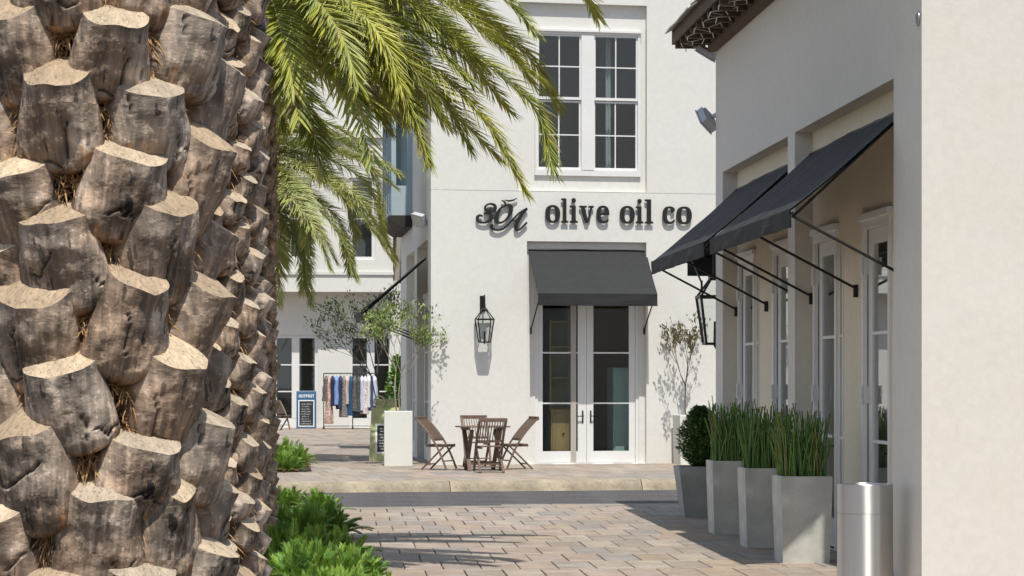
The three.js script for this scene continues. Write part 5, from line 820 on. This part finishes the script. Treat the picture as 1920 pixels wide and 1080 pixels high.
{
  const p = onY(723, 865, SW), Z = -p.z, k = Z / F, hF = (865 - 757) * k * 1.0, w0 = 63 * k, w1 = 54 * k, cx = atZ(724, 865, Z).x;
  const t = thing('green_sandwich_board', 'weathered yellow green sandwich board with chalk panel behind the pale planter', 'sign', [cx, SW, -Z - 0.28], 0);
  const pg = new THREE.MeshStandardMaterial({ color: rgb(0.74, 0.73, 0.44), roughness: 0.8, map: rep(tex(256, (x, y) => { const a = fB(x, y), s = 0.86 + 0.3 * (a - 0.5), m = fA(x, y) > 0.60 ? 0.9 : 1; return [s * m, s, s * m * 0.95]; }), 1.2) });
  const lean = 0.13;
  const sh = new THREE.Shape(); sh.moveTo(-w0 / 2, 0); sh.lineTo(w0 / 2, 0); sh.lineTo(w1 / 2, hF * 0.95); sh.lineTo(-w1 / 2, hF * 0.95); sh.closePath();
  for (const q of [1, -1]) mesh(q > 0 ? 'front_panel' : 'back_panel', tr(slab(sh, -0.015, 0.015), 0, 0, q * 0.27, -q * lean * 1.6, 0, 0), pg, t);
  mesh('cap', tr(slab(rectShape(-w1 * 0.36, w1 * 0.36, 0, 0.16), -0.04, 0.04), 0, hF * 0.935, 0), pg, t);
  mesh('rope_ring', tr(new THREE.TorusGeometry(0.10, 0.016, 8, 24), -w1 * 0.22, hF * 0.945 + 0.10, 0.075, -0.12, 0, 0), std(0.55, 0.52, 0.36, 0.9), t, false);
  const bt = canvasTex(256, 360, (x, W, H) => { x.fillStyle = '#25282b'; x.fillRect(0, 0, W, H); x.strokeStyle = '#d5d5cf'; scrawl(x, 20, 50, 215, 8, 40, 17); });
  const face = g => tr(g, 0, 0, 0.27, -lean * 1.6, 0, 0);
  mesh('white_border', face(frameGeo(-w0 * 0.32, w0 * 0.36, hF * 0.13, hF * 0.66, 0.035, 0.0155, 0.03)), std(0.8, 0.8, 0.76, 0.6), t);
  mesh('chalkboard', face(tr(new THREE.PlaneGeometry(w0 * 0.68 - 0.07, hF * 0.53 - 0.07), w0 * 0.02, hF * 0.395, 0.02)), new THREE.MeshStandardMaterial({ map: bt, roughness: 0.85 }), t, false);
}
// ---------------------------------------------------------------- clothes rail
{
  const Z = 74.6, k = Z / F, a = atZ(607, 803, Z), b = atZ(704, 803, Z), L = b.x - a.x, h = (804 - 700) * k;
  const t = thing('clothes_rail', 'black metal clothes rail hung with shirts outside the rear building', 'clothes rail', [a.x, SW, -Z]);
  mesh('top_rail', rod(V(0, h, 0), V(L, h, 0), 0.016), iron, t, false);
  for (const x of [0, L * 0.56, L]) { mesh('post', rod(V(x, 0.08, 0), V(x, h, 0), 0.015), iron, t, false); mesh('foot', [bar(V(x, 0.07, -0.25), V(x, 0.07, 0.25), 0.03, 0.03), tr(new THREE.SphereGeometry(0.035, 8, 6), x, 0.036, 0.24), tr(new THREE.SphereGeometry(0.035, 8, 6), x, 0.036, -0.24)], iron, t, false); }
  mesh('base_rail', rod(V(0, 0.09, 0), V(L, 0.09, 0), 0.012), iron, t, false);
  const items = [[0.05, 0.8, [0.16, 0.13, 0.12], 'dark patterned blouse at the rail end', 1], [0.10, 1.5, [0.52, 0.36, 0.30], 'long pale coral patterned dress', 1], [0.17, 0.95, [0.02, 0.025, 0.06], 'dark navy shirt', 0], [0.25, 0.92, [0.20, 0.31, 0.62], 'pale blue shirt', 0], [0.325, 1.05, [0.03, 0.035, 0.07], 'midnight blue jumper', 0], [0.39, 1.3, [0.22, 0.21, 0.19], 'grey checked long shirt', 1], [0.45, 0.9, [0.55, 0.42, 0.38], 'pale salmon blouse', 0], [0.52, 1.25, [0.02, 0.075, 0.16], 'deep blue long tunic', 0], [0.60, 1.12, [0.12, 0.115, 0.11], 'charcoal flecked tunic', 1], [0.675, 1.15, [0.08, 0.08, 0.08], 'black flecked cardigan', 1], [0.74, 1.1, [0.50, 0.54, 0.66], 'pale lilac shirt', 0], [0.80, 1.2, [0.62, 0.55, 0.55], 'white and pink striped top', 1], [0.87, 1.0, [0.66, 0.65, 0.62], 'cream knitted top', 0], [0.93, 1.1, [0.05, 0.07, 0.16], 'navy shirt beside the far post', 0], [0.98, 0.95, [0.55, 0.60, 0.68], 'light blue shirt at the far post', 0]];
  items.forEach(([f, len, c, label, pat], i) => {
    const r = rng(300 + i), g = new THREE.SphereGeometry(1, 28, 24), p = g.attributes.position, x0 = f * L;
    for (let j = 0; j < p.count; j++) { const y = p.getY(j), v = (1 - y) / 2, ang = Math.atan2(p.getZ(j), p.getX(j)); const shoulder = v < 0.12 ? Math.sqrt(v / 0.12) : 1; const hw = lerp(0.21, 0.17 + 0.06 * r() * 0, v) * shoulder, dp = lerp(0.07, 0.12, v) * shoulder * (1 + 0.3 * Math.sin(ang * 5 + i) * v); let Y = h - 0.07 - v * len; if (v > 0.985) Y = h - 0.07 - len + 0.01; p.setXYZ(j, x0 + Math.cos(ang) * dp * (v > 0.99 ? 0.9 : 1) + 0.03 * N3(i, v * 3, 2) , Y - 0.05 * Math.abs(Math.sin(ang)) * (v < 0.2 ? 1 - v / 0.2 : 0) , Math.sin(ang) * hw * (v > 0.99 ? 0.9 : 1)); }
    g.computeVertexNormals(); g.translate(a.x, SW, -Z);
    const q = thing('hanging_garment', `${label} hanging on the clothes rail`, 'garment', [0, 0, 0], 0, 'garments on the clothes rail');
    const m = pat ? new THREE.MeshStandardMaterial({ roughness: 0.95, map: rep(tex(64, (x, y) => { const n = fC(x * 0.2 + i * 0.1, y * 0.2) > 0.52 ? 1.35 : 0.7; return [Math.pow(c[0] * n, 0.4545), Math.pow(c[1] * n, 0.4545), Math.pow(c[2] * n, 0.4545)]; }), 2, 4) }) : std(...c, 0.95);
    mesh('cloth', g, m, q, false);
    mesh('hanger', [tube([V(a.x + x0, SW + h - 0.08, -Z), V(a.x + x0, SW + h - 0.02, -Z), V(a.x + x0, SW + h + 0.02, -Z + 0.012), V(a.x + x0, SW + h + 0.022, -Z - 0.012)], 0.004, 10, 4)], steel, q, false);
  });
}
// ---------------------------------------------------------------- inside the shop
{
  const loc = (px, py, d) => { const q = fs(px, py, -d); return q; };
  const put = (name, label, cat, x, z) => thing(name, label, cat, toW(x, 0.0045, z), FA);
  { const D1 = 0.38, a = loc(1033, 845, D1), b = loc(1092, 660, D1), w = b.x - a.x, t = put('pine_dresser', 'pale pine dresser standing inside the shop doors', 'dresser', a.x, -D1);
    const m = loc(1033, 768, D1).y, top = loc(1033, 600, D1).y;
    mesh('cupboard', bx(0, w, 0.02, m, -0.5, 0, 0.008), pine, t); for (const i of [0, 1]) mesh('door', bx(w * (i ? 0.51 : 0.04), w * (i ? 0.96 : 0.49), 0.08, m - 0.08, 0.001, 0.02, 0.006), pine, t);
    for (const i of [-1, 1]) mesh('knob', tr(new THREE.SphereGeometry(0.018, 10, 8), w / 2 + i * 0.07, m * 0.55, 0.035), iron, t, false);
    for (const x of [0.0, w - 0.03]) mesh('side_board', bx(x, x + 0.03, m + 0.0005, top, -0.4, -0.1), pine, t); mesh('back_board', bx(0.03, w - 0.03, m + 0.0005, top, -0.4, -0.38), std(0.28, 0.26, 0.14, 0.8), t);
    for (const y of [0.35, 0.7, 0.98]) mesh('shelf', bx(0.03, w - 0.03, lerp(m, top, y) - 0.012, lerp(m, top, y) + 0.012, -0.379, -0.1), pine, t); }
  { const a = loc(1150, 845, 0.6), b = loc(1186, 845, 0.6), h = loc(1150, 690, 0.6).y, t = put('teal_cabinet', 'pale teal cabinet standing inside the shop, right of the dresser', 'cabinet', a.x, -0.6), w = b.x - a.x, teal = std(0.42, 0.56, 0.54, 0.6);
    mesh('carcass', bx(0, w, 0, h, -0.5, 0, 0.008), teal, t); mesh('drawer_front', bx(0.03, w - 0.03, 0.1, h * 0.48, 0.001, 0.02, 0.006), teal, t); mesh('drawer_front', bx(0.03, w - 0.03, h * 0.52, h - 0.05, 0.001, 0.02, 0.006), teal, t); }
  [[1042, 579], [1059, 575]].forEach(([px, py]) => { const q = loc(px, py, 3.0), t = thing('pendant_lamp', 'small lit cage pendant lamp behind the shop door glass', 'lamp', toW(q.x, q.y, -3.0), FA, 'pendant lamps in the shop');
    const em = new THREE.MeshStandardMaterial({ color: rgb(1, 0.8, 0.5), emissive: rgb(1, 0.45, 0.12), emissiveIntensity: 0.9 });
    mesh('bulb', new THREE.SphereGeometry(0.03, 12, 8), em, t, false); const cg = []; for (let i = 0; i < 6; i++) { const a = i * Math.PI / 3; cg.push(tube([V(0, 0.1, 0), V(Math.cos(a) * 0.07, 0.05, Math.sin(a) * 0.07), V(Math.cos(a) * 0.08, -0.05, Math.sin(a) * 0.08), V(Math.cos(a) * 0.05, -0.1, Math.sin(a) * 0.05)], 0.005, 10, 4)); } mesh('cage', cg, iron, t, false);
    mesh('cord', rod(V(0, 0.1, 0), V(0, 3.9 - q.y, 0), 0.004, 0.004, 5), black, t, false);
    const l = new THREE.PointLight(new THREE.Color(1, 0.7, 0.35), 0.6, 0, 2); l.position.set(0, 0, 0.05); l.castShadow = true; t.add(l); });
}
scene.traverse(o => { if (o.isMesh) { o.castShadow = true; o.receiveShadow = true; } });
renderer.render(scene, camera);
